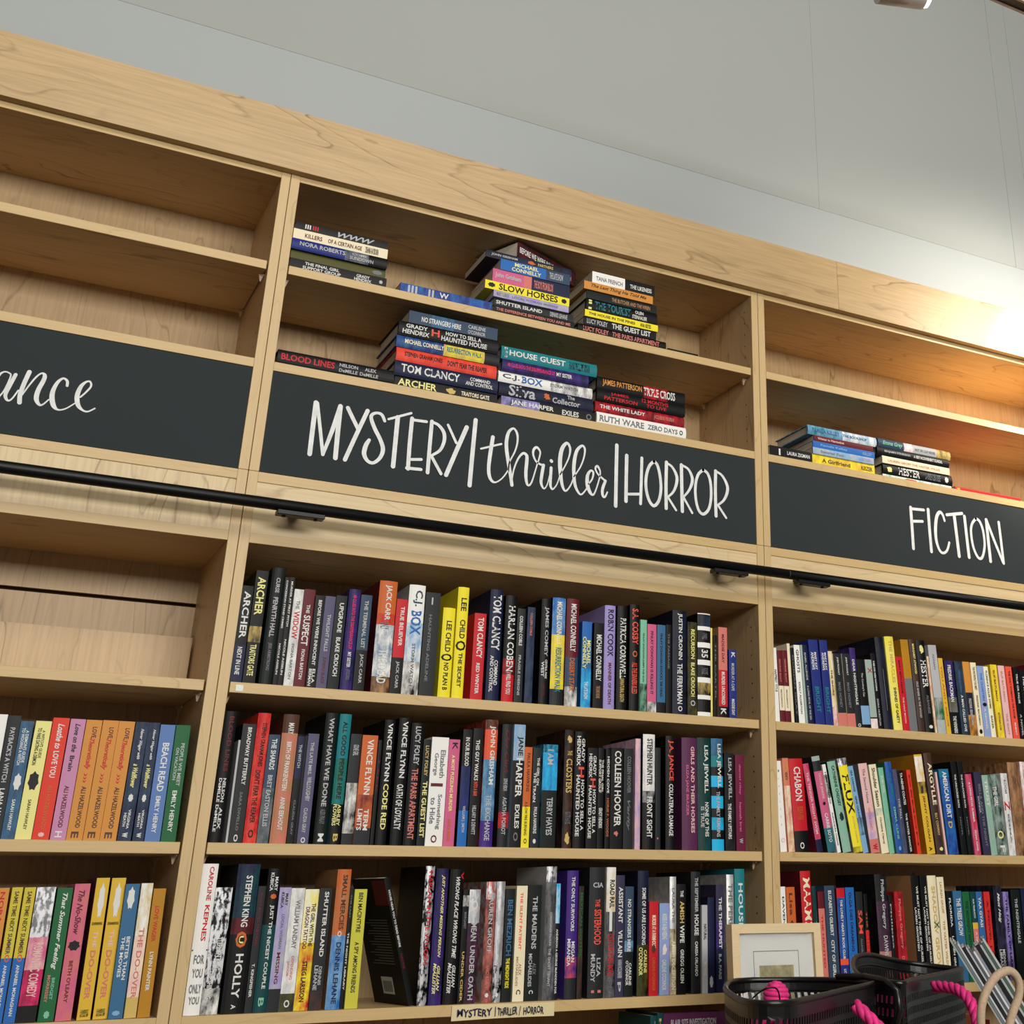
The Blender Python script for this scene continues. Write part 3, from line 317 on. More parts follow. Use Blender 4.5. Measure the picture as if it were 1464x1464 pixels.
('H', 0.0212, 2.8154, 0.2065, 0.0251, 0, 0.0066, 'rn:.55,gy~sl:.8,bk', 'lg NORA_ROBERTS .08 .55 .35 .75;lg COME .62 .78 .55 .8;lg SUNDOWN .6 .85 .15 .45'),
('P', 0.0228, 2.8407, 0.205, 0.0252, 0, 0.0111, 'cr', 'mr KILLERS .12 .3 .3 .7;mr OF_A_CERTAIN_AGE .36 .72 .3 .7;bk DEANNA_RAYBOURN .76 .9 .2 .8'),
('P', 0.0252, 2.8661, 0.2013, 0.0174, 0, 0.0107, 'bk', 'wt III .1 .16 .2 .8;rd III .18 .24 .2 .8;lg WWW .45 .85 .1 .8 i'),
]),
('S','s2',1,'middle of the top mystery shelf',[
('P', 0.2629, 2.7722, 0.2125, 0.0217, 0, 0.0093, 'rn~bl', 'lg III .08 .18 .1 .9;lg II .3 .36 .1 .9;wt W .42 .52 .2 .8'),
]),
('S','s3',1,'centre stack on the top mystery shelf',[
('P', 0.4803, 2.7722, 0.2008, 0.0183, 0, 0.0082, 'bk', 'sa THE_DIFFERENCE_BETWEEN_YOU_AND_ME .03 .95 .3 .7'),
('P', 0.4811, 2.7907, 0.1999, 0.02, 0, 0.0136, 'ch', 'wt SHUTTER_ISLAND .03 .6 .3 .75;lg DENNIS_LEHANE .7 .92 .2 .8'),
('P', 0.4776, 2.8109, 0.1873, 0.0158, 0, 0.0072, 'lv~lg', 'gy MARY_KUBICA .04 .2 .2 .8;gy LOCAL_WOMAN_MISSING .24 .85 .3 .65'),
('P', 0.4556, 2.8269, 0.21, 0.021, 0, 0.0068, 'yl', 'bk SLOW_HORSES .16 .86 .12 .9;bk # .03 .12 .2 .8;bk # .9 .97 .2 .8'),
('P', 0.4728, 2.8481, 0.1931, 0.0336, 0, 0.0085, 'pk:.4,sa:.5,nv', 'lg John_Grisham .03 .36 .3 .75;sa THE_BOYS_FROM_BILOXI .53 .78 .2 .8'),
('P', 0.4891, 2.8819, 0.1756, 0.0276, 0, 0.0063, 'bl:.65,sl', 'py MICHAEL .2 .54 .55 .9;py CONNELLY .16 .58 .1 .45;lg THE_LATE_SHOW .7 .9 .2 .8'),
('P', 0.4548, 2.9097, 0.2156, 0.0182, 0, 0.0124, 'nv~bk', 'lg JOHN_GRISHAM .06 .36 .3 .7;or & .46 .58 .2 .8;gd PARTNERS .6 .78 .3 .7'),
('P', 0.5308, 2.9281, 0.148, 0.038, 0, 0.0099, 'ch~mr', 'wt BEFORE_WE_WERE_INNOCENT .03 .75 .3 .7;lg ELLA_BERMAN .8 .92 .2 .8'),
]),
('S','s4',1,'right stack on the top mystery shelf',[
('H', 0.6909, 2.7722, 0.2362, 0.0206, 0, 0.0112, 'bk', 'sa LUCY_FOLEY .06 .34 .2 .8;sa THE_PARIS_APARTMENT .38 .92 .2 .8'),
('P', 0.7065, 2.7929, 0.1933, 0.0211, 0, 0.0101, 'bk', 'lg LUCY_FOLEY .04 .32 .2 .8;wt THE_GUEST_LIST .38 .92 .2 .85'),
('P', 0.7074, 2.8142, 0.1957, 0.0173, 0, 0.0075, 'yl', 'bk THE_HOUSE_IN_THE_PINES .05 .68 .3 .7;bk ANA_REYES .75 .9 .2 .8'),
('H', 0.7104, 2.8317, 0.1916, 0.0315, 0, 0.0115, 'bk', 'tl THE_TOURIST .12 .62 .2 .85;wt OLEN .68 .8 .55 .85;wt STEINHAUER .64 .85 .15 .45;py i .03 .08 .1 .9'),
('P', 0.7116, 2.8633, 0.1896, 0.0211, 0, 0.0104, 'nb', 'tn THE_BUTCHER_AND_THE_WREN .35 .9 .2 .7'),
('P', 0.702, 2.8847, 0.1856, 0.0209, 0, 0.0062, 'oc', 'bn The_Last_Thing_He_Told_Me .1 .9 .25 .8 i'),
('P', 0.7251, 2.9057, 0.1696, 0.0324, 0, 0.0114, 'wt:.52,bk', 'gy TANA_FRENCH .06 .48 .3 .65;wt THE_LIKENESS .6 .95 .3 .65'),
]),
('S','s5',1,'right end of the top mystery shelf',[
('P', 0.9336, 2.7722, 0.0846, 0.0077, 0, 0.0113, 'bk', ''),
]),
('S','s6',1,'left end of the mystery sign ledge',[
('H', 0.025, 2.5508, 0.2425, 0.0316, 0, 0.0078, 'bk', 'rd BLOOD_LINES .03 .48 .3 .75;lg NELSON .52 .68 .55 .8;lg DeMILLE .52 .68 .2 .42;lg ALEX .74 .84 .55 .8;lg DeMILLE .7 .86 .2 .42'),
]),
('S','s7',1,'tall stack on the mystery sign ledge',[
('P', 0.2721, 2.5508, 0.2322, 0.0247, 0, 0.013, 'bk', 'py ARCHER .03 .4 .2 .85;gd & .48 .6 .2 .8;cr TRAITORS_GATE .64 .92 .3 .7'),
('H', 0.2676, 2.5757, 0.2341, 0.0343, 0, 0.0091, 'nv', 'wt TOM_CLANCY .06 .62 .25 .8;wt COMMAND .72 .92 .5 .75;wt AND_CONTROL .68 .95 .2 .45'),
('H', 0.2686, 2.6102, 0.229, 0.0309, 0, 0.0117, 'vr~co', "bk STEPHEN_GRAHAM_JONES .08 .45 .3 .75;bk DON'T_FEAR_THE_REAPER .5 .9 .3 .7"),
('H', 0.2652, 2.6413, 0.2367, 0.0273, 0, 0.0092, 'rn~sb:.45,gd~yl:.85,ch', 'cr MICHAEL_CONNELLY .08 .45 .35 .75;tl RESURRECTION_WALK .48 .82 .35 .8'),
('H', 0.2667, 2.6688, 0.2297, 0.0334, 0, 0.0067, 'bk', 'wt GRADY .07 .28 .55 .85;wt HENDRIX .04 .3 .15 .45;co H .32 .4 .3 .8;wt HOW_TO_SELL_A .46 .82 .55 .85;wt HAUNTED_HOUSE .42 .88 .15 .48'),
('P', 0.2893, 2.7024, 0.206, 0.031, 0, 0.0126, 'sl:.25,sb~sl:.5,sl', "wt NO_STRANGERS_HERE .14 .58 .3 .7;lg CARLENE .66 .86 .55 .85;lg O'CONNOR .66 .86 .15 .45"),
]),
('S','s8',1,'teal-topped stack on the mystery sign ledge',[
('P', 0.5142, 2.5508, 0.2301, 0.0249, 0, 0.013, 'lv~sl:.4,bk', 'wt JANE_HARPER .1 .55 .25 .8;wt EXILES .64 .82 .25 .75;gy O .9 .96 .2 .8'),
('H', 0.5061, 2.5759, 0.2303, 0.0325, 0, 0.0129, 'nv~bk', 'lg Silva .1 .38 .1 .9;lg The .72 .8 .6 .9;lg Collector .56 .86 .15 .55;or & .46 .54 .2 .8'),
('H', 0.5033, 2.6086, 0.2317, 0.0255, 0, 0.0136, 'wt:.55,wt~gy', 'sl C.J. .04 .22 .25 .8;bl BOX .24 .46 .2 .85;gy STORM_WATCH .54 .84 .4 .7'),
('H', 0.5077, 2.6343, 0.2136, 0.028, 0, 0.0074, 'nv~pu', 'hp 48_CLUES_INTO_THE_DISAPPEARANCE_OF .06 .6 .35 .7;wt MY_SISTER .62 .8 .35 .7'),
('H', 0.5047, 2.6625, 0.2373, 0.0308, 0, 0.0076, 'tl', 'wt THE .03 .06 .1 .9;wt HOUSE_GUEST .08 .66 .3 .75;bk HANK_PHILLIPPI_RYAN .7 .92 .2 .8'),
]),
('S','s9',1,'red and white stack on the mystery sign ledge',[
('H', 0.7474, 2.5508, 0.2359, 0.0301, 0, 0.0128, 'wt', 'gy RUTH_WARE .03 .52 .25 .75;gy ZERO_DAYS .56 .9 .3 .7;bk O .92 .96 .3 .7'),
('H', 0.7425, 2.5811, 0.2362, 0.0261, 0, 0.0132, 'mr~rd', 'wt THE_WHITE_LADY .05 .55 .35 .7;sa JACQUELINE_WINSPEAR .65 .88 .2 .7'),
('H', 0.7445, 2.6075, 0.2343, 0.0293, 0, 0.0093, 'bk', 'rd JAMES .15 .35 .55 .85;rd PATTERSON .08 .45 .15 .45;rd 12_MONTHS .5 .8 .5 .85;rd TO_LIVE .55 .78 .15 .42'),
('H', 0.7452, 2.637, 0.2356, 0.0319, 0, 0.0127, 'bk:.52,rd~bk:.8,bk', 'oc JAMES_PATTERSON .06 .5 .25 .85;wt TRIPLE_CROSS .52 .88 .2 .85'),
]),
('S','s10',2,'left end of the fiction sign ledge',[
('P', 1.2213, 2.5508, 0.1237, 0.0276, 0, 0.0084, 'bk', 'wt | .2 .24 .2 .8;wt LAURA_ZIGMAN .4 .95 .35 .7'),
]),
('S','s11',2,'pale-topped stack on the fiction sign ledge',[
('P', 1.3487, 2.5508, 0.1955, 0.0266, 0, 0.0108, 'mu~yl', 'bn A_Girlfriend .15 .6 .3 .7;bn KEIZER .78 .96 .3 .7'),
('P', 1.349, 2.5776, 0.1913, 0.0169, 0, 0.0069, 'lb~lg', 'gy Summer_Pact .12 .5 .3 .7;lv KEIZER .75 .95 .3 .7'),
('P', 1.3526, 2.5947, 0.1943, 0.0188, 0, 0.0108, 'bl', 'lb Pamela_Kelley .12 .55 .3 .7;lb KELLEY .8 .95 .3 .7'),
('P', 1.3562, 2.6137, 0.1871, 0.0154, 0, 0.0105, 'mr', 'lp Winter_in_Nantucket .06 .5 .3 .7'),
('H', 1.3377, 2.6293, 0.2167, 0.0247, 0, 0.0112, 'lb~tl:.5,wt~lb', 'sb PAMELA_KELLEY .06 .45 .3 .75;sb THE_BOOKSHOP .5 .85 .35 .65'),
]),
('S','s12',2,'dark stack on the fiction sign ledge',[
('P', 1.5686, 2.5508, 0.2294, 0.0081, 0, 0.0091, 'wt~mt', 'or # .3 .5 .2 .8'),
('H', 1.5701, 2.5591, 0.2327, 0.0292, 0, 0.011, 'bk', 'py & .04 .14 .2 .8;wt HESTER .22 .52 .15 .85;gy LAURIE_ALBANESE .6 .82 .2 .8;wt # .88 .94 .2 .8'),
('P', 1.5687, 2.5885, 0.2257, 0.0195, 0, 0.0071, 'cr', 'sa LAUREN_GROFF_THE_VASTER_WILDS .08 .85 .3 .6'),
('H', 1.5523, 2.6082, 0.2421, 0.0244, 0, 0.0085, 'bk', 'lg BENJAMIN_STEVENSON .1 .45 .35 .65;wt A_VERY_INCONVENIENT_SCANDAL .5 .9 .35 .7'),
('H', 1.5609, 2.6328, 0.2449, 0.0246, 0, 0.0128, 'sl:.35,wt~hp:.48,lg:.8,gd~bn', 'mt Emma_Grey .06 .33 .2 .8 i;gy NOT_MY_CUP_NEVER .5 .78 .3 .6'),
]),
('S','s13',2,'right end of the fiction sign ledge',[
('P', 1.8097, 2.5508, 0.2337, 0.0104, 0, 0.0083, 'rd', 'mu # .02 .08 .2 .8'),
]),
]
STROKES={
'm':[[(0.1121,2.4797,0.0045),(0.112,2.4227,0.0045),(0.1123,2.3694,0.0044)],[(0.1151,2.4789,0.0033),(0.1279,2.4204,0.0033),(0.1382,2.3724,0.0033)],[(0.1382,2.3724,0.0031),(0.1514,2.4271,0.0041),(0.162,2.4798,0.0046)],[(0.1621,2.4807,0.0046),(0.1627,2.4239,0.0046),(0.1639,2.3691,0.0045)],[(0.1775,2.4801,0.0039),(0.1911,2.4576,0.0039),(0.203,2.4388,0.0039)],[(0.2187,2.4811,0.0042),(0.2007,2.4254,0.0041),(0.1834,2.3689,0.0041)],[(0.2564,2.4654,0.003),(0.2494,2.4775,0.0032),(0.239,2.4801,0.0027),(0.2294,2.4751,0.0032),(0.2278,2.4656,0.0037),(0.2375,2.4449,0.004),(0.2509,2.4236,0.004),(0.2586,2.404,0.0042),(0.2547,2.3852,0.0037),(0.2423,2.3716,0.0032),(0.2297,2.3734,0.0034),(0.2208,2.3874,0.0044),(0.2226,2.4058,0.0044),(0.2281,2.4184,0.0034)],[(0.2641,2.4708,0.0025),(0.311,2.4928,0.0026)],[(0.2831,2.4783,0.0046),(0.2831,2.4239,0.0045),(0.2831,2.3704,0.0045)],[(0.3139,2.4812,0.0041),(0.3136,2.4265,0.0041),(0.3148,2.3703,0.004)],[(0.3124,2.4782,0.0031),(0.3454,2.4796,0.0031)],[(0.3151,2.3904,0.003),(0.3412,2.3947,0.0031)],[(0.3117,2.3711,0.0033),(0.3424,2.3728,0.0033)],[(0.3571,2.4822,0.0039),(0.3568,2.4258,0.0039),(0.357,2.3684,0.0038)],[(0.3567,2.4808,0.0029),(0.3716,2.4767,0.0031),(0.3846,2.4628,0.0037),(0.3874,2.4444,0.0037),(0.38,2.4217,0.0031),(0.3628,2.4069,0.0026)],[(0.363,2.4043,0.0034),(0.386,2.3703,0.0034)],[(0.3931,2.4805,0.0029),(0.4141,2.4436,0.0029)],[(0.4349,2.4825,0.0046),(0.4155,2.425,0.0045),(0.3973,2.3694,0.0044)]],
't':[[(0.4545,2.5032,0.0045),(0.4526,2.4284,0.0045),(0.4512,2.3554,0.0044)],[(0.4963,2.4713,0.0041),(0.4925,2.4303,0.0041),(0.4912,2.4015,0.0038),(0.4939,2.383,0.0036),(0.5003,2.3727,0.0028),(0.5084,2.3707,0.0017),(0.5188,2.3775,0.0014),(0.5278,2.3883,0.0014),(0.5361,2.4027,0.0014)],[(0.4709,2.4405,0.0021),(0.5166,2.4591,0.0022)],[(0.5364,2.3992,0.0014),(0.538,2.421,0.0015),(0.5487,2.4468,0.0017),(0.5536,2.4695,0.002),(0.5518,2.4888,0.0025),(0.5432,2.4995,0.0022),(0.5326,2.4903,0.0032),(0.5282,2.47,0.0039),(0.5295,2.4484,0.0039),(0.5357,2.4182,0.0039),(0.5422,2.3906,0.0036),(0.5463,2.3703,0.0036)],[(0.5457,2.3816,0.0014),(0.5487,2.4059,0.0017),(0.557,2.4313,0.002),(0.5674,2.4456,0.0027),(0.5756,2.444,0.0032),(0.5779,2.4347,0.0037),(0.577,2.4056,0.0037),(0.5787,2.3867,0.0032),(0.5835,2.3755,0.0022),(0.5917,2.3839,0.0017),(0.6021,2.4241,0.0015),(0.6073,2.4444,0.0017),(0.608,2.4567,0.002),(0.6,2.4652,0.0027),(0.5928,2.459,0.0027),(0.5922,2.4467,0.0022),(0.5991,2.4333,0.002),(0.6094,2.4277,0.0022),(0.6182,2.4267,0.0022)],[(0.6175,2.4265,0.0035),(0.6144,2.4018,0.0035),(0.614,2.3849,0.003),(0.6208,2.3735,0.0017),(0.6279,2.3823,0.0012),(0.6331,2.4048,0.0012)],[(0.636,2.4234,0.0033),(0.6356,2.3955,0.0032),(0.6367,2.3812,0.0027),(0.642,2.3753,0.0017),(0.6515,2.3883,0.0013),(0.6581,2.4111,0.0013)],[(0.6353,2.4397,0.0038),(0.6363,2.4388,0.0038)],[(0.6581,2.4111,0.0013),(0.6699,2.4349,0.0015),(0.678,2.456,0.0018),(0.6798,2.4761,0.0026),(0.6716,2.4872,0.0031),(0.6606,2.4729,0.0043),(0.6565,2.4475,0.0046),(0.6583,2.4184,0.0043),(0.6642,2.3878,0.0033),(0.6728,2.3758,0.002),(0.6844,2.3908,0.0015),(0.6913,2.4114,0.0013)],[(0.6913,2.4114,0.0013),(0.7059,2.4358,0.0015),(0.7141,2.4594,0.0018),(0.716,2.4797,0.0023),(0.7092,2.4873,0.0026),(0.6967,2.4739,0.0036),(0.6912,2.4482,0.0041),(0.691,2.4187,0.0038),(0.696,2.3902,0.0033),(0.7086,2.3731,0.002),(0.7206,2.3842,0.0015),(0.7278,2.3999,0.0015)],[(0.7278,2.3999,0.0015),(0.7365,2.4135,0.0018),(0.7386,2.4286,0.0023),(0.732,2.432,0.0023),(0.7246,2.419,0.0036),(0.7253,2.3971,0.0044),(0.7324,2.381,0.0036),(0.7403,2.3773,0.0021),(0.7476,2.3931,0.0016),(0.7546,2.4188,0.0016)],[(0.7546,2.4188,0.0016),(0.7555,2.4338,0.0018),(0.7486,2.4451,0.0026),(0.7435,2.4393,0.0021),(0.7491,2.4278,0.0018),(0.7599,2.4196,0.0021),(0.7692,2.4136,0.0024)],[(0.7692,2.4136,0.0031),(0.7625,2.3929,0.0034),(0.7637,2.3783,0.0029),(0.769,2.3762,0.0021),(0.7747,2.3878,0.0018)],[(0.7957,2.5027,0.0043),(0.7958,2.4302,0.0042),(0.7962,2.3591,0.0042)]],
'h':[[(0.8224,2.483,0.0042),(0.8223,2.4275,0.0041),(0.8227,2.3746,0.0041)],[(0.8615,2.4832,0.0035),(0.8608,2.4289,0.0035),(0.8599,2.3739,0.0034)],[(0.8243,2.3912,0.0031),(0.8584,2.3962,0.0032)],[(0.8933,2.4802,0.0035),(0.8809,2.4666,0.0035),(0.8733,2.44,0.0035),(0.8737,2.4103,0.0035),(0.8819,2.3843,0.0035),(0.8944,2.3737,0.0035),(0.9067,2.3879,0.0035),(0.912,2.4161,0.0035),(0.9092,2.4479,0.0035),(0.9022,2.4723,0.0035),(0.8933,2.4802,0.0035)],[(0.9261,2.4832,0.0041),(0.9252,2.4273,0.004),(0.9261,2.3725,0.004)],[(0.9261,2.482,0.0025),(0.9414,2.474,0.0028),(0.953,2.4548,0.0036),(0.953,2.4362,0.0036),(0.9442,2.414,0.0028),(0.9291,2.3992,0.0023)],[(0.9304,2.3994,0.0028),(0.9519,2.3716,0.0028)],[(0.9657,2.483,0.0041),(0.967,2.4267,0.0041),(0.9684,2.3712,0.0041)],[(0.9665,2.4827,0.0026),(0.9838,2.476,0.0028),(0.9941,2.4588,0.0036),(0.994,2.4424,0.0036),(0.985,2.4224,0.0028),(0.9709,2.4053,0.0023)],[(0.9727,2.4033,0.0028),(0.9946,2.3708,0.0028)],[(1.0246,2.4801,0.0034),(1.0109,2.4662,0.0034),(1.0036,2.4392,0.0034),(1.0042,2.4067,0.0033),(1.0118,2.3801,0.0033),(1.0246,2.3722,0.0034),(1.039,2.3863,0.0034),(1.0457,2.4151,0.0034),(1.0448,2.4502,0.0034),(1.0371,2.4726,0.0034),(1.0246,2.4801,0.0034)],[(1.0588,2.4827,0.004),(1.0577,2.4286,0.0039),(1.0588,2.3724,0.0039)],[(1.0596,2.4821,0.0027),(1.0767,2.4741,0.0029),(1.0902,2.4524,0.0037),(1.0899,2.4334,0.0037),(1.0798,2.4131,0.0029),(1.0639,2.3996,0.0024)],[(1.0652,2.3981,0.0029),(1.0863,2.3716,0.0029)]],
'f':[[(1.6473,2.4774,0.0043),(1.6472,2.4235,0.0043),(1.6466,2.3688,0.0042)],[(1.6484,2.4741,0.0037),(1.6904,2.4766,0.0038)],[(1.6496,2.441,0.0037),(1.6833,2.4451,0.0037)],[(1.705,2.4798,0.0044),(1.7046,2.4244,0.0043),(1.7052,2.368,0.0043)],[(1.7578,2.457,0.0032),(1.7528,2.4726,0.0035),(1.7432,2.4782,0.0041),(1.7315,2.4626,0.0047),(1.7246,2.4293,0.0047),(1.7247,2.3973,0.0041),(1.7337,2.3734,0.0035),(1.7461,2.3692,0.0032),(1.7586,2.3788,0.0032),(1.7675,2.3993,0.0032)],[(1.7669,2.4741,0.0041),(1.8202,2.4855,0.0042)],[(1.7925,2.4758,0.0048),(1.7949,2.4213,0.0047),(1.7973,2.3671,0.0047)],[(1.8276,2.4783,0.0045),(1.8291,2.4223,0.0045),(1.831,2.3683,0.0045)],[(1.8669,2.4778,0.0037),(1.8514,2.4604,0.0036),(1.8455,2.4361,0.0036),(1.8485,2.3993,0.0036),(1.8589,2.3751,0.0036),(1.87,2.3691,0.0036),(1.8803,2.3801,0.0036),(1.8893,2.4091,0.0037),(1.8886,2.4465,0.0037),(1.8796,2.4713,0.0037),(1.8669,2.4778,0.0037)],[(1.9033,2.4793,0.0046),(1.9036,2.4226,0.0046),(1.9045,2.3663,0.0046)],[(1.9045,2.4771,0.004),(1.9273,2.4186,0.004),(1.9492,2.3671,0.004)],[(1.9473,2.4781,0.0041),(1.9489,2.4214,0.004),(1.95,2.3665,0.004)]],
'a':[[(-0.4587,2.4122,0.0024),(-0.4543,2.4281,0.0018),(-0.4481,2.4343,0.0013),(-0.4411,2.4338,0.0013),(-0.4368,2.4278,0.0013),(-0.4415,2.4006,0.0012),(-0.4465,2.3878,0.0013),(-0.4513,2.3809,0.0014),(-0.4584,2.3855,0.0024),(-0.4618,2.3997,0.003),(-0.4587,2.4122,0.0024)],[(-0.4295,2.4323,0.003),(-0.4354,2.4078,0.0033),(-0.4384,2.3923,0.003),(-0.4358,2.3839,0.0024),(-0.4309,2.3811,0.0015),(-0.4259,2.3872,0.0013),(-0.4196,2.4034,0.0013)],[(-0.4086,2.4418,0.0037),(-0.4126,2.4198,0.0036),(-0.4152,2.3967,0.0036),(-0.4134,2.3807,0.0036)],[(-0.4119,2.3959,0.0012),(-0.4052,2.4137,0.0013),(-0.3962,2.4337,0.0015),(-0.3884,2.4432,0.0015),(-0.3827,2.4402,0.0031),(-0.3828,2.4302,0.0035),(-0.3879,2.4095,0.0038),(-0.388,2.3929,0.0038),(-0.3817,2.3829,0.0024),(-0.3756,2.384,0.0014),(-0.3675,2.3953,0.0011)],[(-0.3426,2.4275,0.0023),(-0.344,2.4364,0.0023),(-0.3512,2.4404,0.0018),(-0.3587,2.432,0.0027),(-0.3635,2.4158,0.0035),(-0.3633,2.4007,0.0041),(-0.3579,2.3851,0.0038),(-0.349,2.3785,0.0016),(-0.337,2.383,0.0012),(-0.3238,2.396,0.0011)],[(-0.317,2.4095,0.0014),(-0.3097,2.4201,0.0015),(-0.3029,2.4337,0.0017),(-0.3057,2.4424,0.0017),(-0.3121,2.4412,0.0018),(-0.3194,2.4305,0.0032),(-0.3226,2.4115,0.0039),(-0.3182,2.394,0.0037),(-0.3088,2.3851,0.0019),(-0.2995,2.3841,0.0014),(-0.2891,2.3922,0.0013)]],
}

# ------------------------------------------------------------ helpers
def lin(h):
    if isinstance(h, str):
        v = [int(h[i:i+2], 16)/255 for i in (0, 2, 4)]
    else: v = h
    return tuple((c/12.92 if c <= .04045 else ((c+.055)/1.055)**2.4) for c in v)+(1,)

def new_mat(name, rough=.5, spec=.4, metallic=0):
    m = bpy.data.materials.new(name); m.use_nodes = True
    nt = m.node_tree; b = nt.nodes['Principled BSDF']
    b.inputs['Roughness'].default_value = rough
    b.inputs['Specular IOR Level'].default_value = spec
    b.inputs['Metallic'].default_value = metallic
    return m, nt, b

def plain(name, h, rough=.5, spec=.4, metallic=0, var=.0, scale=30):
    m, nt, b = new_mat(name, rough, spec, metallic)
    c = lin(h)
    if var:
        n = nt.nodes.new('ShaderNodeTexNoise'); n.inputs['Scale'].default_value = scale
        n.inputs['Detail'].default_value = 5
        t = nt.nodes.new('ShaderNodeTexCoord'); nt.links.new(t.outputs['Object'], n.inputs['Vector'])
        r = nt.nodes.new('ShaderNodeValToRGB')
        r.color_ramp.elements[0].position = .3; r.color_ramp.elements[1].position = .7
        r.color_ramp.elements[0].color = tuple(x*(1-var) for x in c[:3])+(1,)
        r.color_ramp.elements[1].color = tuple(min(1, x*(1+var)) for x in c[:3])+(1,)
        nt.links.new(n.outputs['Fac'], r.inputs['Fac']); nt.links.new(r.outputs['Color'], b.inputs['Base Color'])
    else:
        b.inputs['Base Color'].default_value = c
    return m

def wood(name, base, dark, axis, scale=1.0, contrast=1.0, rough=.42):
    """maple veneer: long fibres along axis plus cathedral contour lines from a stretched noise field"""
    m, nt, b = new_mat(name, rough, .35)
    N = nt.nodes; L = nt.links
    t = N.new('ShaderNodeTexCoord'); geo = N.new('ShaderNodeObjectInfo')
    add = N.new('ShaderNodeVectorMath'); add.operation = 'MULTIPLY_ADD'
    cmb = N.new('ShaderNodeCombineXYZ')
    for i in range(3): L.new(geo.outputs['Random'], cmb.inputs[i])
    add.inputs[1].default_value = (13, 7, 11); L.new(cmb.outputs[0], add.inputs[0]); L.new(t.outputs['Object'], add.inputs[2])
    mp = N.new('ShaderNodeMapping'); L.new(add.outputs[0], mp.inputs['Vector'])
    k = [6.5*scale]*3; k[axis] = 1.15*scale; mp.inputs['Scale'].default_value = k
    n1 = N.new('ShaderNodeTexNoise'); n1.inputs['Scale'].default_value = 1.0; n1.inputs['Detail'].default_value = 3.5
    n1.inputs['Roughness'].default_value = .45; n1.inputs['Distortion'].default_value = .35
    L.new(mp.outputs[0], n1.inputs['Vector'])
    mul = N.new('ShaderNodeMath'); mul.operation = 'MULTIPLY'; mul.inputs[1].default_value = 13
    L.new(n1.outputs['Fac'], mul.inputs[0])
    fr = N.new('ShaderNodeMath'); fr.operation = 'FRACT'; L.new(mul.outputs[0], fr.inputs[0])
    ramp = N.new('ShaderNodeValToRGB'); e = ramp.color_ramp.elements
    e[0].position = 0; e[0].color = (0, 0, 0, 1); e[1].position = .86; e[1].color = (.16, .16, .16, 1)
    q = ramp.color_ramp.elements.new(.94); q.color = (1, 1, 1, 1)
    q = ramp.color_ramp.elements.new(1.0); q.color = (0, 0, 0, 1)
    L.new(fr.outputs[0], ramp.inputs['Fac'])
    mp2 = N.new('ShaderNodeMapping'); L.new(add.outputs[0], mp2.inputs['Vector'])
    k2 = [190*scale]*3; k2[axis] = 7*scale; mp2.inputs['Scale'].default_value = k2
    n2 = N.new('ShaderNodeTexNoise'); n2.inputs['Scale'].default_value = 1; n2.inputs['Detail'].default_value = 3
    L.new(mp2.outputs[0], n2.inputs['Vector'])
    n3 = N.new('ShaderNodeTexNoise'); n3.inputs['Scale'].default_value = 1.7; n3.inputs['Detail'].default_value = 2
    L.new(mp.outputs[0], n3.inputs['Vector'])
    r2 = N.new('ShaderNodeMapRange'); r2.inputs['From Min'].default_value = .38; r2.inputs['From Max'].default_value = .68
    L.new(n3.outputs['Fac'], r2.inputs['Value'])
    lm = N.new('ShaderNodeMath'); lm.operation = 'MULTIPLY'; L.new(ramp.outputs['Color'], lm.inputs[0]); L.new(r2.outputs[0], lm.inputs[1])
    lm2 = N.new('ShaderNodeMath'); lm2.operation = 'MULTIPLY'; lm2.inputs[1].default_value = .85*contrast; L.new(lm.outputs[0], lm2.inputs[0])
    f2 = N.new('ShaderNodeMapRange'); f2.inputs['From Min'].default_value = .35; f2.inputs['From Max'].default_value = .75
    f2.inputs['To Max'].default_value = .30*contrast; L.new(n2.outputs['Fac'], f2.inputs['Value'])
    sm = N.new('ShaderNodeMath'); sm.operation = 'ADD'; sm.use_clamp = True
    L.new(lm2.outputs[0], sm.inputs[0]); L.new(f2.outputs[0], sm.inputs[1])
    mx = N.new('ShaderNodeMix'); mx.data_type = 'RGBA'
    mx.inputs['A'].default_value = lin(base); mx.inputs['B'].default_value = lin(dark)
    L.new(sm.outputs[0], mx.inputs['Factor']); L.new(mx.outputs['Result'], b.inputs['Base Color'])
    return m

MW_X = wood('maple_grain_long', 'c2a478', '7c603a', 0)
MW_Z = wood('maple_grain_upright', 'c4a67c', '80643e', 2, contrast=.9)
MW_Y = wood('maple_grain_deep', 'c4a67c', '80643e', 2, scale=1.2, contrast=.8)
M_EDGE_X = wood('maple_edge_long', 'c8ab78', 'a08252', 0, scale=1.6, contrast=.6)
M_EDGE_Z = wood('maple_edge_upright', 'c8ac7c', 'a08254', 2, scale=1.6, contrast=.6)
M_FASCIA = wood('maple_fascia', 'd4bd92', '8a6c46', 0, contrast=.8)
M_FASCIA_Z = wood('maple_fascia_upright', 'd4bd92', '8a6c46', 2, contrast=.9)
M_HOLE = plain('hole_dark', '2a1a10', .9, .1)
M_PIN = plain('pin_plastic', 'c4a98c', .4, .4)
M_BLACK = plain('rail_black', '0a0b0c', .4, .25)
M_CHALK = plain('chalkboard', '2c3234', .8, .2, var=.05, scale=3)
M_PAINT = plain('white_paint', 'dcdedd', .6, .3, var=.10, scale=60)
M_WALL_SHADE = plain('wall_upper_shade', 'a4a7a4', .85, .15, var=.012, scale=2)  # darker tone paints the dimmer light on the upper wall into its colour
M_WALL = plain('wall_paint', 'a9aeae', .85, .15, var=.012, scale=2)
M_FLOOR = plain('floor_grey', '4a4036', .5, .3, var=.1, scale=4)
M_CEIL = plain('ceiling_grey', '6f706e', .9, .1)
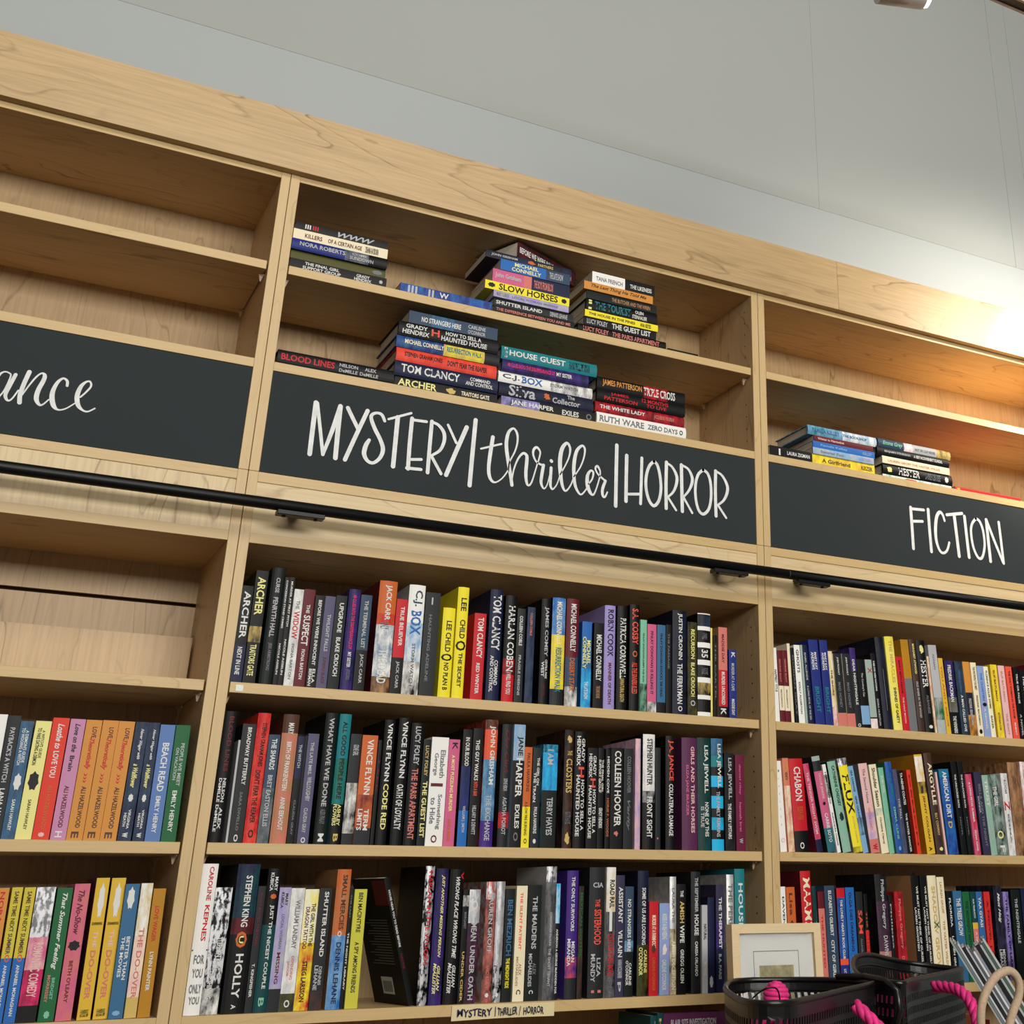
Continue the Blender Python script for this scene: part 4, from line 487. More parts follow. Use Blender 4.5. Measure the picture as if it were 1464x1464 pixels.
M_PAGE = None

def mesh_obj(name, verts, faces, mats, parent=None, fm=None, smooth=False):
    me = bpy.data.meshes.new(name); me.from_pydata([tuple(v) for v in verts], [], faces)
    for m in (mats if isinstance(mats, (list, tuple)) else [mats]): me.materials.append(m)
    if fm: me.polygons.foreach_set('material_index', fm)
    if smooth: me.polygons.foreach_set('use_smooth', [True]*len(me.polygons))
    me.update()
    o = bpy.data.objects.new(name, me); COL.objects.link(o)
    if parent: o.parent = parent
    return o

def box(name, a, b, mat, parent=None, front=None, bev=0.0):
    """box from corner a to corner b; front = material of the face towards -y; small real chamfers"""
    bm = bmesh.new(); bmesh.ops.create_cube(bm, size=1)
    for v in bm.verts:
        v.co = Vector([a[i]+(b[i]-a[i])*(v.co[i]+.5) for i in range(3)])
    if bev: bmesh.ops.bevel(bm, geom=bm.edges[:], offset=bev, segments=1, affect='EDGES', profile=.5)
    if front:
        for f in bm.faces:
            if f.normal.y < -.6: f.material_index = 1
    me = bpy.data.meshes.new(name); bm.to_mesh(me); bm.free()
    me.materials.append(mat)
    if front: me.materials.append(front)
    o = bpy.data.objects.new(name, me); COL.objects.link(o)
    if parent: o.parent = parent
    return o

def tag(o, label=None, cat=None, group=None, kind=None):
    if label: o['label'] = label
    if cat: o['category'] = cat
    if group: o['group'] = group
    if kind: o['kind'] = kind
    return o
def empty(name, loc=(0, 0, 0), rot=(0, 0, 0)):
    o = bpy.data.objects.new(name, None); COL.objects.link(o); o.location = loc; o.rotation_euler = rot
    o.empty_display_size = .05
    return o

def tube(name, pts, r, mat, parent=None, n=12, closed=False, radii=None):
    pts = [Vector(p) for p in pts]; V = []; F = []; up = Vector((0, 0, 1))
    prevx = None
    for i, p in enumerate(pts):
        a = pts[i-1] if (i > 0 or closed) else p; b = pts[(i+1) % len(pts)] if (i < len(pts)-1 or closed) else p
        d = (b-a).normalized()
        x = prevx - d*prevx.dot(d) if prevx is not None else d.cross(up)
        if x.length < 1e-4: x = d.cross(Vector((1, 0, 0)))
        x.normalize(); prevx = x; y = d.cross(x)
        rr = radii[i] if radii else r
        for k in range(n):
            t = 2*pi*k/n; V.append(p+x*cos(t)*rr+y*sin(t)*rr)
    m = len(pts)
    for i in range(m if closed else m-1):
        for k in range(n):
            a = i*n+k; b = i*n+(k+1) % n; c = ((i+1) % m)*n+(k+1) % n; d = ((i+1) % m)*n+k
            F.append((a, b, c, d))
    if not closed:
        F.append(tuple(range(n))[::-1]); F.append(tuple((m-1)*n+k for k in range(n)))
    return mesh_obj(name, V, F, mat, parent, smooth=True)

def catmull(P, sub=6):
    out = []
    for i in range(len(P)-1):
        p0 = P[max(0, i-1)]; p1 = P[i]; p2 = P[i+1]; p3 = P[min(len(P)-1, i+2)]
        for s in range(sub):
            t = s/sub
            out.append(tuple(.5*((2*p1[k])+(-p0[k]+p2[k])*t+(2*p0[k]-5*p1[k]+4*p2[k]-p3[k])*t*t+(-p0[k]+3*p1[k]-3*p2[k]+p3[k])*t**3) for k in range(len(p1))))
    out.append(tuple(P[-1])); return out

def lettering(name, strokes, mat, parent, y0=0.0):
    V = []; F = []
    for si, st in enumerate(strokes):
        pts = catmull([(a, b, w*1.06) for a, b, w in st], 6) if len(st) > 2 else list(st)
        y = y0-.00012*si; base = len(V); m = len(pts)
        for i, (x, z, w) in enumerate(pts):
            a = pts[max(0, i-1)]; b = pts[min(m-1, i+1)]
            dx, dz = b[0]-a[0], b[1]-a[1]; l = math.hypot(dx, dz) or 1
            nx, nz = -dz/l, dx/l
            V.append((x+nx*w, y, z+nz*w)); V.append((x-nx*w, y, z-nz*w))
            if i: F.append((base+2*i-2, base+2*i-1, base+2*i+1, base+2*i))
        for e in (0, m-1):                       # rounded brush ends
            x, z, w = pts[e]; c = len(V); V.append((x, y, z)); q = pts[1] if e == 0 else pts[m-2]
            a0 = math.atan2(z-q[1], x-q[0])-pi/2
            for k in range(9): V.append((x+cos(a0+k*pi/8)*w, y, z+sin(a0+k*pi/8)*w))
            for k in range(8): F.append((c, c+1+k, c+2+k))
    return mesh_obj(name, V, F, mat, parent)

# ------------------------------------------------------------ room shell
floor = tag(box('floor', (-5, -6, -.05), (6, .35, 0), M_FLOOR), kind='structure')
ceil = tag(box('ceiling', (-5, -6, 5.0), (6, .35, 5.06), M_CEIL), kind='structure')
wall = tag(box('wall_back', (-5, D+.0305, 0), (6, .35, 5.0), M_WALL), kind='structure')
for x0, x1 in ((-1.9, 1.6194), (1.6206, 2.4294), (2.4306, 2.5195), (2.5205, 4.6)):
    box('wall_shade_panel', (x0, D+.0295, 3.505), (x1, D+.0304, 5.0), M_WALL_SHADE, wall)  # upper wall set off in the shade tone; lower edge draws the lighting boundary

# ------------------------------------------------------------ bookcases
ZTB, ZS1, ZST, ZSB, ZSG = 2.9719, 2.7720, 2.5506, 2.5313, 2.3172
ZLT, ZFT, ZFB = 2.2968, 2.1954, 2.1757
ZR = [1.9167, 1.6425, 1.3739, 1.10, .83, .56]
M_PINHOLE = M_HOLE
def pin_mesh():
    bm = bmesh.new(); bmesh.ops.create_cube(bm, size=1)
    for v in bm.verts: v.co = Vector((v.co.x*.011, v.co.y*.011, v.co.z*.0035-.0018))
    g = bmesh.ops.create_cone(bm, cap_ends=True, segments=4, radius1=.0015, radius2=.0058, depth=.012)
    bmesh.ops.translate(bm, vec=(0, 0, -.0095), verts=g['verts'])
    bmesh.ops.rotate(bm, matrix=Matrix.Rotation(radians(45), 3, 'Z'), cent=(0, 0, 0), verts=g['verts'])
    me = bpy.data.meshes.new('shelf_pin'); bm.to_mesh(me); bm.free(); me.materials.append(M_PIN); return me
PIN = pin_mesh()
def add_pins(parent, x0, x1, z):
    for x in (x0+T+.006, x1-T-.006):
        for y in (.037, .236):
            o = bpy.data.objects.new('shelf_pin', PIN); COL.objects.link(o); o.parent = parent; o.location = (x, y, z)
def holes(parent, x0, x1, za, zb, skip):
    V = []; F = []
    for x in (x0+T+.0003, x1-T-.0003):
        for y in (.034, .236):
            z = za
            while z < zb:
                if not any(abs(z-s) < .03 for s in skip):
                    c = len(V); V += [(x, y+.0022*cos(k*pi/3), z+.0022*sin(k*pi/3)) for k in range(6)]
                    F.append(tuple(range(c, c+6)))
                z += .032
    o = mesh_obj('pin_holes', V, F, M_HOLE, parent); o['kind'] = 'stuff'

UP_L = ['maple upper bookcase with the sign ending in ance, its shelves empty',
        'maple upper bookcase above the mystery sign, holding stacks of books',
        'maple upper bookcase above the fiction sign, lit warm inside']
LO_L = ['maple lower bookcase with a bare shelf above romance novels',
        'maple lower bookcase packed with mystery books under the long black rail',
        'maple lower bookcase packed with books under the fiction sign']
for b in range(3):
    x0 = (b-1)*P; x1 = x0+P; g = .0006
    u = tag(empty('bookcase', (0, 0, 0)), UP_L[b], 'bookcase', 'upper bookcases along the wall')
    for a, c in ((x0+g, x0+T), (x1-T, x1-g)):
        box('side_panel', (a, 0, ZSG+.0006), (c, D, ZTB+T), MW_Y, u, M_EDGE_Z, .0006)
    box('top_board', (x0+T, .0005, ZTB), (x1-T, D, ZTB+T-.0003), MW_X, u, M_EDGE_X, .0006)
    box('ledge_board', (x0+T, .0005, ZSB), (x1-T, D, ZST), MW_X, u, M_EDGE_X, .0006)
    box('back_panel', (x0+g, D, ZSG), (x1-g, D+.012, ZTB+T), MW_Z, u)
    box('bottom_board', (x0+T, .0165, ZSG+.0006), (x1-T, D, ZSG+.012), MW_X, u)
    box('shelf', (x0+T+.003, .0038, ZS1-.0195), (x1-T-.003, D-.014, ZS1), MW_X, u, M_EDGE_X, .0007)
    add_pins(u, x0, x1, ZS1-.0197)
    holes(u, x0, x1, 2.587, 2.95, (ZS1-.03,))
    lo = tag(empty('bookcase', (0, 0, 0)), LO_L[b], 'bookcase', 'lower bookcases along the wall')
    for a, c in ((x0+g, x0+T), (x1-T, x1-g)):
        box('side_panel', (a, 0, .08), (c, D, ZSG), MW_Y, lo, M_EDGE_Z, .0006)
    box('top_board', (x0+T, .0003, ZLT), (x1-T, D, ZSG-.0002), MW_X, lo, M_EDGE_X, .0006)
    box('fascia_panel', (x0+T, .0025, ZFT), (x1-T, .018, ZLT), M_FASCIA_Z if b == 0 else M_FASCIA, lo)
    box('ceiling_board', (x0+T, .0005, ZFB), (x1-T, D, ZFT), MW_X, lo, M_EDGE_X, .0006)
    if b == 0:                                 # this bay shows its back as two boards with a groove
        box('back_panel', (x0+g, D, 2.1045), (x1-g, D+.012, ZFT), MW_Z, lo)
        box('back_panel', (x0+g, D, .08), (x1-g, D+.012, 2.0965), MW_Z, lo)
        box('back_rail', (x0+g, D+.0125, .08), (x1-g, D+.02, ZFT), M_HOLE, lo)
    else:
        box('back_panel', (x0+g, D, .08), (x1-g, D+.012, ZFT), MW_Z, lo)
    for i, z in enumerate(ZR):
        full = i == 2
        e = 0.0 if full else .003
        box('shelf', (x0+T+e, .0005 if full else .0038, z-.019), (x1-T-e, D if full else D-.014, z), MW_X, lo, M_EDGE_X, .0007)
        if not full: add_pins(lo, x0, x1, z-.0192)
    box('plinth', (x0+g, .03, 0), (x1-g, .045, .08), MW_X, lo)
    box('base_board', (x0+T, 0, .08), (x1-T, D, .10), MW_X, lo)
    holes(lo, x0, x1, 1.425, 2.15, (ZR[0]-.03, ZR[1]-.03))
    sgn = tag(empty('chalkboard_sign', (0, 0, 0)),
              ['chalkboard sign lettered ance in white script at the frame edge',
               'chalkboard sign lettered MYSTERY thriller HORROR in white under the stacked books',
               'chalkboard sign lettered FICTION in white capitals'][b], 'sign', 'black lettered signs along the bookcases')
    box('board', (x0+T+.0006, .0025, ZSG+.0012), (x1-T-.0006, .0155, ZSB-.0006), M_CHALK, sgn)
    for w in {0: 'a', 1: 'mth', 2: 'f'}[b]:
        lettering('lettering', STROKES[w], M_PAINT, sgn, .0021)

# empty bay: a loose maple board stands at the back of the bare shelf
tag(box('display_board', (-P+T+.02, .212, ZR[0]+.0002), (-T-.0045, .228, 2.0255), MW_Z),
    'loose maple board standing upright at the back of the bare shelf', 'board')

tag(box('cornice_board', (-1.5, -.0195, 2.9866), (1.435, -.0003, 3.1322), MW_X, bev=.0006),
    'long maple cornice plank running along the top of the bookcases', 'cornice')
tag(box('cornice_board', (1.4355, -.0195, 2.9866), (2.9, -.0003, 3.1322), MW_X, bev=.0006),
    'maple cornice plank brightly lit by the spotlight over the fiction bay', 'cornice')
tag(box('filler_board', (-1.5, 0, 3.0), (2.9, D+.03, 3.018), MW_X), 'hidden top filler board behind the maple cornice planks', 'board')

# ------------------------------------------------------------ black ladder rail
rail = tag(empty('ladder_rail', (0, 0, 0)), 'long black tubular ladder rail crossing all bookcases', 'rail')
tube('tube', [(-1.6, -.06, 2.2395), (-.4, -.06, 2.2395), (1.2145, -.06, 2.2395)], .0112, M_BLACK, rail, 20)
tube('tube', [(1.2165, -.06, 2.2395), (2.0, -.06, 2.2395), (3.0, -.06, 2.2395)], .0112, M_BLACK, rail, 20)
tube('joint_sleeve', [(1.2135, -.06, 2.2395), (1.2155, -.06, 2.2395), (1.2175, -.06, 2.2395)], .0107, plain('joint_grey', '3a3d40', .5), rail, 20)
for x in (-.86, .096, 1.056, 1.283, 2.24):
    br = box('rail_bracket', (x-.045, -.071, 2.2200), (x+.045, -.049, 2.2290), M_BLACK, rail, bev=.001)
    box('bracket_arm', (x-.012, -.0555, 2.2405), (x+.012, .0024, 2.2465), M_BLACK, br)
    for s in (-.03, .03):
        bm = bmesh.new(); bmesh.ops.create_cone(bm, cap_ends=True, segments=8, radius1=.004, radius2=.003, depth=.003)
        bmesh.ops.translate(bm, vec=(x+s, -.057, 2.2195), verts=bm.verts[:])
        me = bpy.data.meshes.new('bolt'); bm.to_mesh(me); bm.free(); me.materials.append(M_BLACK)
        o = bpy.data.objects.new('bolt', me); COL.objects.link(o); o.parent = br

# ------------------------------------------------------------ text
TEXT_CACHE = {}
def text_raw(s, style):
    k = (s, style)
    if k in TEXT_CACHE: return TEXT_CACHE[k]
    c = bpy.data.curves.new('t', 'FONT'); c.body = s; c.resolution_u = 2; c.size = 1
    if 'i' in style: c.shear = .35
    c.offset = .022 if 's' not in style else 0
    o = bpy.data.objects.new('t', c); COL.objects.link(o)
    TEXT_CACHE[k] = [o, None]; return TEXT_CACHE[k]
def collect_text():
    bpy.context.view_layer.update()
    dg = bpy.context.evaluated_depsgraph_get()
    for k, v in TEXT_CACHE.items():
        if v[1] is not None: continue
        me = bpy.data.meshes.new_from_object(v[0].evaluated_get(dg))
        vs = [(p.co.x, p.co.y) for p in me.vertices]; fs = [tuple(p.vertices) for p in me.polygons]
        if vs:
            x0 = min(a for a, _ in vs); x1 = max(a for a, _ in vs); y0 = min(b for _, b in vs); y1 = max(b for _, b in vs)
            vs = [((a-x0)/max(1e-6, x1-x0), (b-y0)/max(1e-6, y1-y0)) for a, b in vs]
        v[1] = (vs, fs); bpy.data.meshes.remove(me)
        cu = v[0].data; bpy.data.objects.remove(v[0]); bpy.data.curves.remove(cu); v[0] = None

# ------------------------------------------------------------ book colours: key -> (word, hex)
PAL = {k: (n, h) for k, n, h in [x.split(' ') for x in '''bk black 0b0b0d;ch charcoal 222427;nb black 101816;nv navy 161d3c;rn navy 222f78;sl slate 30435a;wt white e9e8e4;lg grey b0b1b4;gy grey 6f7074;cr cream e8dcbc
rd red c01c26;mr maroon 5f1620;vr vermilion d83a26;or orange c4602a;oc amber cc8a3c;ok ochre b07c1c;yl yellow ecdc2c;py pale-yellow e4de8c;mu mustard d6ae34;pk pink c85c84;hp magenta d8246a;lp blush e0b4b4;sa salmon cc746a;co coral e4523e
lv lavender 9a8cc8;li lilac c084a8;pu purple 40247a;vi violet 54506e;vd violet 34304a;pl plum 56264a;bu burgundy 661838;gn green 1c6038;dg bottle-green 102e28;dt dark-teal 0f4244;tl teal 1a7880;mt mint 78b89a;lb pale-blue 7aa6cc;bl blue 2464b0;bz blue 5878b0;sb blue 35668e
cy cyan 22b0e0;bn brown 4e3024;tn tan a87c54;ol olive 4c4a18;lo lime c4c040;gd gold c8ac60;sv silver d0d0d4;gs sage 9aaca4'''.replace('\n', ';').split(';')]}
BM = {}
def book_mat(tok):
    if tok in BM: return BM[tok]
    a, _, b2 = tok.partition('~')
    foil = 'sv' in (a, b2)
    ha = PAL[a][1]
    m, nt, b = new_mat('cover_'+tok.replace('~', '_'), .30 if foil else .48, .45 if foil else .2, .55 if foil else 0)
    if not b2:
        b.inputs['Base Color'].default_value = lin(ha)
        if foil: b.inputs['Roughness'].default_value = .28
    else:
        t = nt.nodes.new('ShaderNodeTexCoord'); mp = nt.nodes.new('ShaderNodeMapping')
        mp.inputs['Scale'].default_value = (70, 70, 32) if not foil else (130, 60, 60)
        n = nt.nodes.new('ShaderNodeTexNoise'); n.inputs['Scale'].default_value = 1; n.inputs['Detail'].default_value = 4; n.inputs['Roughness'].default_value = .6
        r = nt.nodes.new('ShaderNodeValToRGB')
        r.color_ramp.elements[0].position = .46 if foil else .38; r.color_ramp.elements[1].position = .56 if foil else .68
        r.color_ramp.elements[0].color = lin(ha); r.color_ramp.elements[1].color = lin(PAL[b2][1])
        nt.links.new(t.outputs['Object'], mp.inputs[0]); nt.links.new(mp.outputs[0], n.inputs['Vector'])
        nt.links.new(n.outputs['Fac'], r.inputs['Fac']); nt.links.new(r.outputs['Color'], b.inputs['Base Color'])
    BM[tok] = m; return m
IM = {}
def ink(k):
    if k not in IM: IM[k] = plain('ink_'+k, 'd6d6d2' if k == 'wt' else PAL[k][1], .5, .25)
    return IM[k]
def page_mat():
    m, nt, b = new_mat('paper_block', .9, .1)
    t = nt.nodes.new('ShaderNodeTexCoord'); mp = nt.nodes.new('ShaderNodeMapping'); mp.inputs['Scale'].default_value = (2600, 3, 3)
    n = nt.nodes.new('ShaderNodeTexNoise'); n.inputs['Scale'].default_value = 1
    r = nt.nodes.new('ShaderNodeValToRGB'); r.color_ramp.elements[0].color = lin('a89c88'); r.color_ramp.elements[1].color = lin('d8cfbc')
    nt.links.new(t.outputs['Generated'], mp.inputs[0]); nt.links.new(mp.outputs[0], n.inputs['Vector'])
    nt.links.new(n.outputs['Fac'], r.inputs['Fac']); nt.links.new(r.outputs['Color'], b.inputs['Base Color'])
    return m
M_PAGE = page_mat()

def parse(bands, texts):
    side = None
    if ' side=' in bands: bands, side = bands.split(' side=')
    B = []
    for q in bands.split(','):
        c, _, e = q.partition(':'); B.append((c, float(e) if e else 1.0))
    TX = []
    for q in texts.split(';'):
        q = q.strip()
        if not q: continue
        p = q.split(' '); st = ''
        if p[-1] in ('i', 'u', 's'): st = p.pop()
        nums = [float(x) for x in p[-4:]]
        TX.append((p[0], ' '.join(p[1:-4]).replace('_', ' '), nums, st))
    return B, side or B[0][0], TX

BOOKN = [0]
def build_book(kind, x, z, w, h, lean, y, bands, texts, lying=False, depth=None, yaw=0):
    """w = thickness across the spine, h = height of the book (length along the spine)"""
    i = BOOKN[0]; BOOKN[0] += 1
    B, side, TX = parse(bands, texts)
    hard = kind == 'H'
    if lying: L, W = w, h
    else: L, W = h, w
    dep = depth or ((.150 if hard else .132)+.008*((i*37) % 10)/10)
    tb = min(.0024 if hard else .0006, W*.2); ov = .003 if hard else 0
    nseg = 6 if W > .012 else 3
    bulge = (min(.0035, W*.13) if hard else min(.0006, W*.04))
    def sy(u): return -bulge*(1-(2*u-1)**2)
    def mp(u, yy, v):                       # u,v in metres across / along from the head of the spine
        return (v, yy, u) if lying else (u, yy, L-v)
    prof = [(0, dep), (0, 0)]+[(W*k/nseg, sy(k/nseg)) for k in range(1, nseg)]+[(W, 0), (W, dep)]
    inner = [(W-tb, dep), (W-tb, .001+tb), (tb, .001+tb), (tb, dep)]
    pr = prof+inner; n = len(pr)
    lv = [0.0]+[min(1, e)*L for _, e in B]
    lv[-1] = L
    V = []; F = []; FM = []
    mats = []; mi = {}
    def midx(t):
        if t not in mi: mi[t] = len(mats); mats.append(book_mat(t))
        return mi[t]
    sidx = midx(side)
    for v in lv:
        for (u, yy) in pr: V.append(mp(u, yy, v))
    for k in range(len(lv)-1):
        bi = midx(B[k][0])
        for j in range(n):
            a = k*n+j; b = k*n+(j+1) % n
            f = (a, b, b+n, a+n); F.append(f)
            FM.append(bi if 1 <= j <= nseg else sidx)
    F.append(tuple(range(n))[::-1]); FM.append(midx(B[0][0]))
    F.append(tuple((len(lv)-1)*n+j for j in range(n))); FM.append(midx(B[-1][0]))
    ang = radians(lean)
    root = empty('book', (x, y, z))
    if lying: root.rotation_euler = (0, 0, yaw)
    elif ang > 0:                           # leaning right: stands on its right-hand corner
        root.rotation_euler = (0, ang, 0); root.location = (x, y, z+W*sin(ang)+.0002)
    else: root.rotation_euler = (0, ang, 0); root.location = (x, y, z+.0002)
    mesh_obj('cover', V, F, mats, root, FM)
    if lean < -12:                          # the slumped book turns its back cover outwards
        root.rotation_euler = (0, ang, radians(9))
        bw = book_mat('lg')
        box('barcode_panel', (-.0003, .045, .018), (-.0001, .090, .048), bw, root)
        for k in range(14): box('barcode', (-.0005, .050+k*.0026, .022), (-.0003, .050+k*.0026+.0006+.0007*(k % 3 == 0), .041), ink('bk'), root)
        for k in range(17): box('blurb', (-.0003, .022, .148-k*.0048), (-.0001, .022+.075+.016*sin(k*1.7), .149-k*.0048), ink('gy'), root)
        box('red_patch', (-.0003, .0, .175), (-.0001, .055, L-.004), ink('mr'), root)
    e = .0004
    a = mp(tb+e, .0016+tb, ov+e*2); b = mp(W-tb-e, dep-ov-.0005, L-ov-e*2)
    lo = [min(a[k], b[k]) for k in range(3)]; hi = [max(a[k], b[k]) for k in range(3)]
    if hi[0]-lo[0] > .0005 and hi[2]-lo[2] > .0005: box('pages', lo, hi, M_PAGE, root)
    for ti, (c, s, (ta, tz, ca, cz), st) in enumerate(TX):
        root_text.append((root, c, s, ta, tz, ca, cz, st, L, W, bulge, lying, ti))
        text_raw(s if s not in '#&' else ('###' if s == '#' else '&'), st) if s not in ('#', '&') else None
    return root, B, TX
root_text = []
def finish_texts():
    collect_text()
    for root, c, s, ta, tz, ca, cz, st, L, W, bulge, lying, ti in root_text:
        if s in ('#', '&'):                 # small printed device: ring of blots / ornament
            vs = []; fs = []; rr = random.Random(hash((round(L, 4), ti)) & 0xffff)
            m = 14; vs.append((.5, .5))
            for k in range(m):
                q = .5*(.55+.45*rr.random()) if s == '&' else .5*(.8+.2*(k % 2))
                vs.append((.5+q*cos(2*pi*k/m), .5+q*sin(2*pi*k/m)))
            fs = [(0, 1+k, 1+(k+1) % m) for k in range(m)]
        else: vs, fs = TEXT_CACHE[(s, st)][1]
        V = []
        for a, b in vs:
            if st == 'u' and not lying: u = (ca+(cz-ca)*a); v = tz-(tz-ta)*b
            else: u = ca+(cz-ca)*b; v = ta+(tz-ta)*a
            yy = -bulge*(1-(2*u-1)**2)-.0004-.0003*(bulge > .001)-.00006*ti
            V.append((v*L, yy, u*W) if lying else (u*W, yy, L-v*L))
        if not V: continue
        mesh_obj('emblem' if len(s) < 3 else 'title', V, fs, ink(c), root)

# ------------------------------------------------------------ books
ORD = ['', 'first', 'second', 'third', 'fourth', 'fifth', 'sixth', 'seventh', 'eighth', 'ninth']
def word(tok): return PAL[tok.split('~')[0]][0]
def look(kind, B, W, TX):
    cols = []
    for t, _ in B:
        c = word(t)
        if c not in cols: cols.append(c)
    c = cols[0] if len(cols) == 1 else cols[0]+'-and-'+cols[1]
    adj = ('thin ' if W < .015 else 'thick ' if W > .031 else '')
    m = 'mottled ' if '~' in B[0][0] and not adj else ''
    s = adj+m+c+' '+('hardcover' if kind == 'H' else 'paperback')
    if TX: s += ', '+PAL[TX[0][0]][0]+' lettering'
    return s, c
def nth(n): return ('%d' % n)+('th' if 10 <= n % 100 <= 20 else {1: 'st', 2: 'nd', 3: 'rd'}.get(n % 10, 'th'))
used = {}
pending = []
LABELS_ROW = {'m1': 'first row under mystery sign', 'm2': 'second row under mystery sign', 'm3': 'third row under mystery sign',
              'w2': 'upper row of romance novels', 'w3': 'lower row of romance novels',
              'f1': 'first row under fiction sign', 'f2': 'second row under fiction sign', 'f3': 'third row under fiction sign',
              's1': 'left stack, top mystery shelf', 's3': 'middle stack, top mystery shelf', 's4': 'right stack, top mystery shelf',
              's7': 'left stack above mystery sign', 's8': 'teal-topped stack above mystery sign', 's9': 'right stack above mystery sign',
              's11': 'left stack above fiction sign', 's12': 'right stack above fiction sign'}
LABEL_ONE = {'s2': 'blue paperback lying alone between stacks on the top mystery shelf',
             's5': 'thin black paperback lying at the right end, top mystery shelf',
             's6': 'black hardcover with red lettering lying left above the mystery sign',
             's10': 'black paperback lying at the left end above the fiction sign',
             's13': 'thin red paperback lying alone at the right above the fiction sign'}
for typ, rid, bay, desc, bks in BOOKS:
    info = []
    for bi, (kind, x, z, w, h, lean, y, bands, texts) in enumerate(bks):
        if typ == 'S':
            yaw = radians(23.5) if (rid == 's3' and bi == 7) else 0
            ww = .2021 if yaw else w
            if rid == 's3' and bi == 7: kind = 'P'
            r, B, TX = build_book(kind, x, z, ww, h, 0, y, bands, texts, True, .148 if kind == 'H' else .14, yaw)
            info.append((r, look(kind, B, h, TX)))
        else:
            r, B, TX = build_book(kind, x, z, w, h, lean, y, bands, texts)
            info.append((r, look(kind, B, w, TX)))
    n = len(info); vis = 0
    for bi, (r, (s, c)) in enumerate(info):
        if typ == 'S':
            if n == 1: lab = LABEL_ONE[rid]
            else:
                pos = 'bottom' if bi == 0 else 'topmost' if bi == n-1 else ORD[bi+1]+' from bottom'
                lab = '%s, %s of %s' % (s, pos, LABELS_ROW[rid])
            grp = 'books lying in stacks on the '+('mystery' if bay == 1 else 'fiction')+' bookcase'
        else:
            lc = info[bi-1][1][1].split('-and-')[0] if bi else None; rc = info[bi+1][1][1].split('-and-')[0] if bi < n-1 else None
            if lc and rc: mid = 'between %s and %s' % (lc, rc)
            elif rc: mid = 'leftmost, beside '+rc
            else: mid = 'rightmost, beside '+lc
            lab = '%s, %s, %s' % (s, mid, LABELS_ROW[rid])
            grp = 'books standing in the '+LABELS_ROW[rid]
            if rid[0] == 'w': alt = '%s, %s from right, %s' % (s, nth(n-bi), LABELS_ROW[rid])
            elif rid[0] == 'm' and bi >= n/2: alt = '%s, %s from right, %s' % (s, nth(n-bi), LABELS_ROW[rid])
            else: alt = '%s, %s from left, %s' % (s, nth(bi+1), LABELS_ROW[rid])
            pending.append((r, lab, alt))
            used[lab] = used.get(lab, 0)+1
        tag(r, lab, 'book', grp)
for r, lab, alt in pending:
    if used[lab] > 1: r['label'] = alt

# books of the row below, of which only the heads show
def low_book(x, w, h, bands, texts, lab, y=.012, kind='P'):
    r, B, TX = build_book(kind, x, ZR[3], w, h, 0, y, bands, texts)
    tag(r, lab, 'book', 'books standing on the fourth shelf under the signs')
low_book(.903, .0145, .2385, 'dt', 'lg THE_HILLS .04 .5 .3 .7', 'dark teal book, head just showing, left of the purple cover')
low_book(.9185, .0125, .2430, 'dt', 'gd HOUSE .04 .5 .3 .7', 'dark teal book touching the purple cover on the fourth shelf')
pf = empty('book', (.932, .012, ZR[3]+.0002))
mesh_obj('cover', *(lambda w, d, h: ([(0, 0, 0), (w, 0, 0), (w, 0, h), (0, 0, h), (0, d, 0), (w, d, 0), (w, d, h), (0, d, h), (.004, .0015, h), (w, .0015, h), (w, d-.0015, h), (.004, d-.0015, h)],
         [(0, 1, 2, 3), (4, 7, 6, 5), (0, 3, 7, 4), (0, 4, 5, 1), (3, 2, 9, 8), (11, 10, 6, 7), (3, 8, 11, 7)]))(.142, .026, .241), book_mat('pl'), pf)
box('pages', (.004, .0018, .004), (.1385, .0242, .2385), M_PAGE, pf)
V = []; text_raw('BLAIR SITE INVESTIGATION', '')
root_text.append((pf, 'lg', 'BLAIR SITE INVESTIGATION', .12, .85, .905, .955, '', .142, .241, 0, True, 0))
tag(pf, 'purple book facing out below the third mystery row, behind the basket', 'book', 'books standing on the fourth shelf under the signs')
low_book(1.7215, .0145, .2085, 'sa~or:.3,cr', '', 'salmon book head showing beside the basket below the fiction row')
low_book(1.739, .010, .2045, 'py', '', 'pale-yellow book head showing below the fiction row')
low_book(1.752, .022, .196, 'mr', '', 'maroon book behind the beige handle below the fiction row')
finish_texts()

# third fiction row and mystery row: thin frame label
lb = tag(empty('shelf_label', (.4868, -.0012, 1.3475)), 'cream paper strip hand-lettered MYSTERY THRILLER HORROR on the shelf edge', 'label')
pm = plain('cream_paper', 'd8c9a0', .8, .1)
V = []; F = []
for k in range(13):
    t = k/12; x = t*.203; V += [(x, -.0006*sin(t*9)-.0005, .0002+.0012*sin(t*3)+.0006*t), (x, -.0006*sin(t*9+.6)-.0005, .0255-.0012*t+.0004*sin(t*7))]
    if k: F.append((2*k-2, 2*k, 2*k+1, 2*k-1))
s = mesh_obj('strip', V, F, pm, lb); md = s.modifiers.new('thick', 'SOLIDIFY'); md.thickness = .0003
for i, (st, a, b) in enumerate((('MYSTERY', .010, .078), ('|', .0835, .0848), ('THRILLER', .0885, .128), ('/', .131, .1345), ('HORROR', .140, .181))):
    text_raw(st, 's' if i in (1, 3) else ''); collect_text()
    vs, fs = TEXT_CACHE[(st, 's' if i in (1, 3) else '')][1]
    z0 = .0062; hh = .0125 if i not in (1, 3) else .016
    mesh_obj('title' if i not in (1, 3) else 'divider', [(a+(b-a)*u, -.0024, z0-(0 if i not in (1, 3) else .002)+hh*v+.0012*sin(u*14+i)) for u, v in vs], fs, ink('nv'), lb)

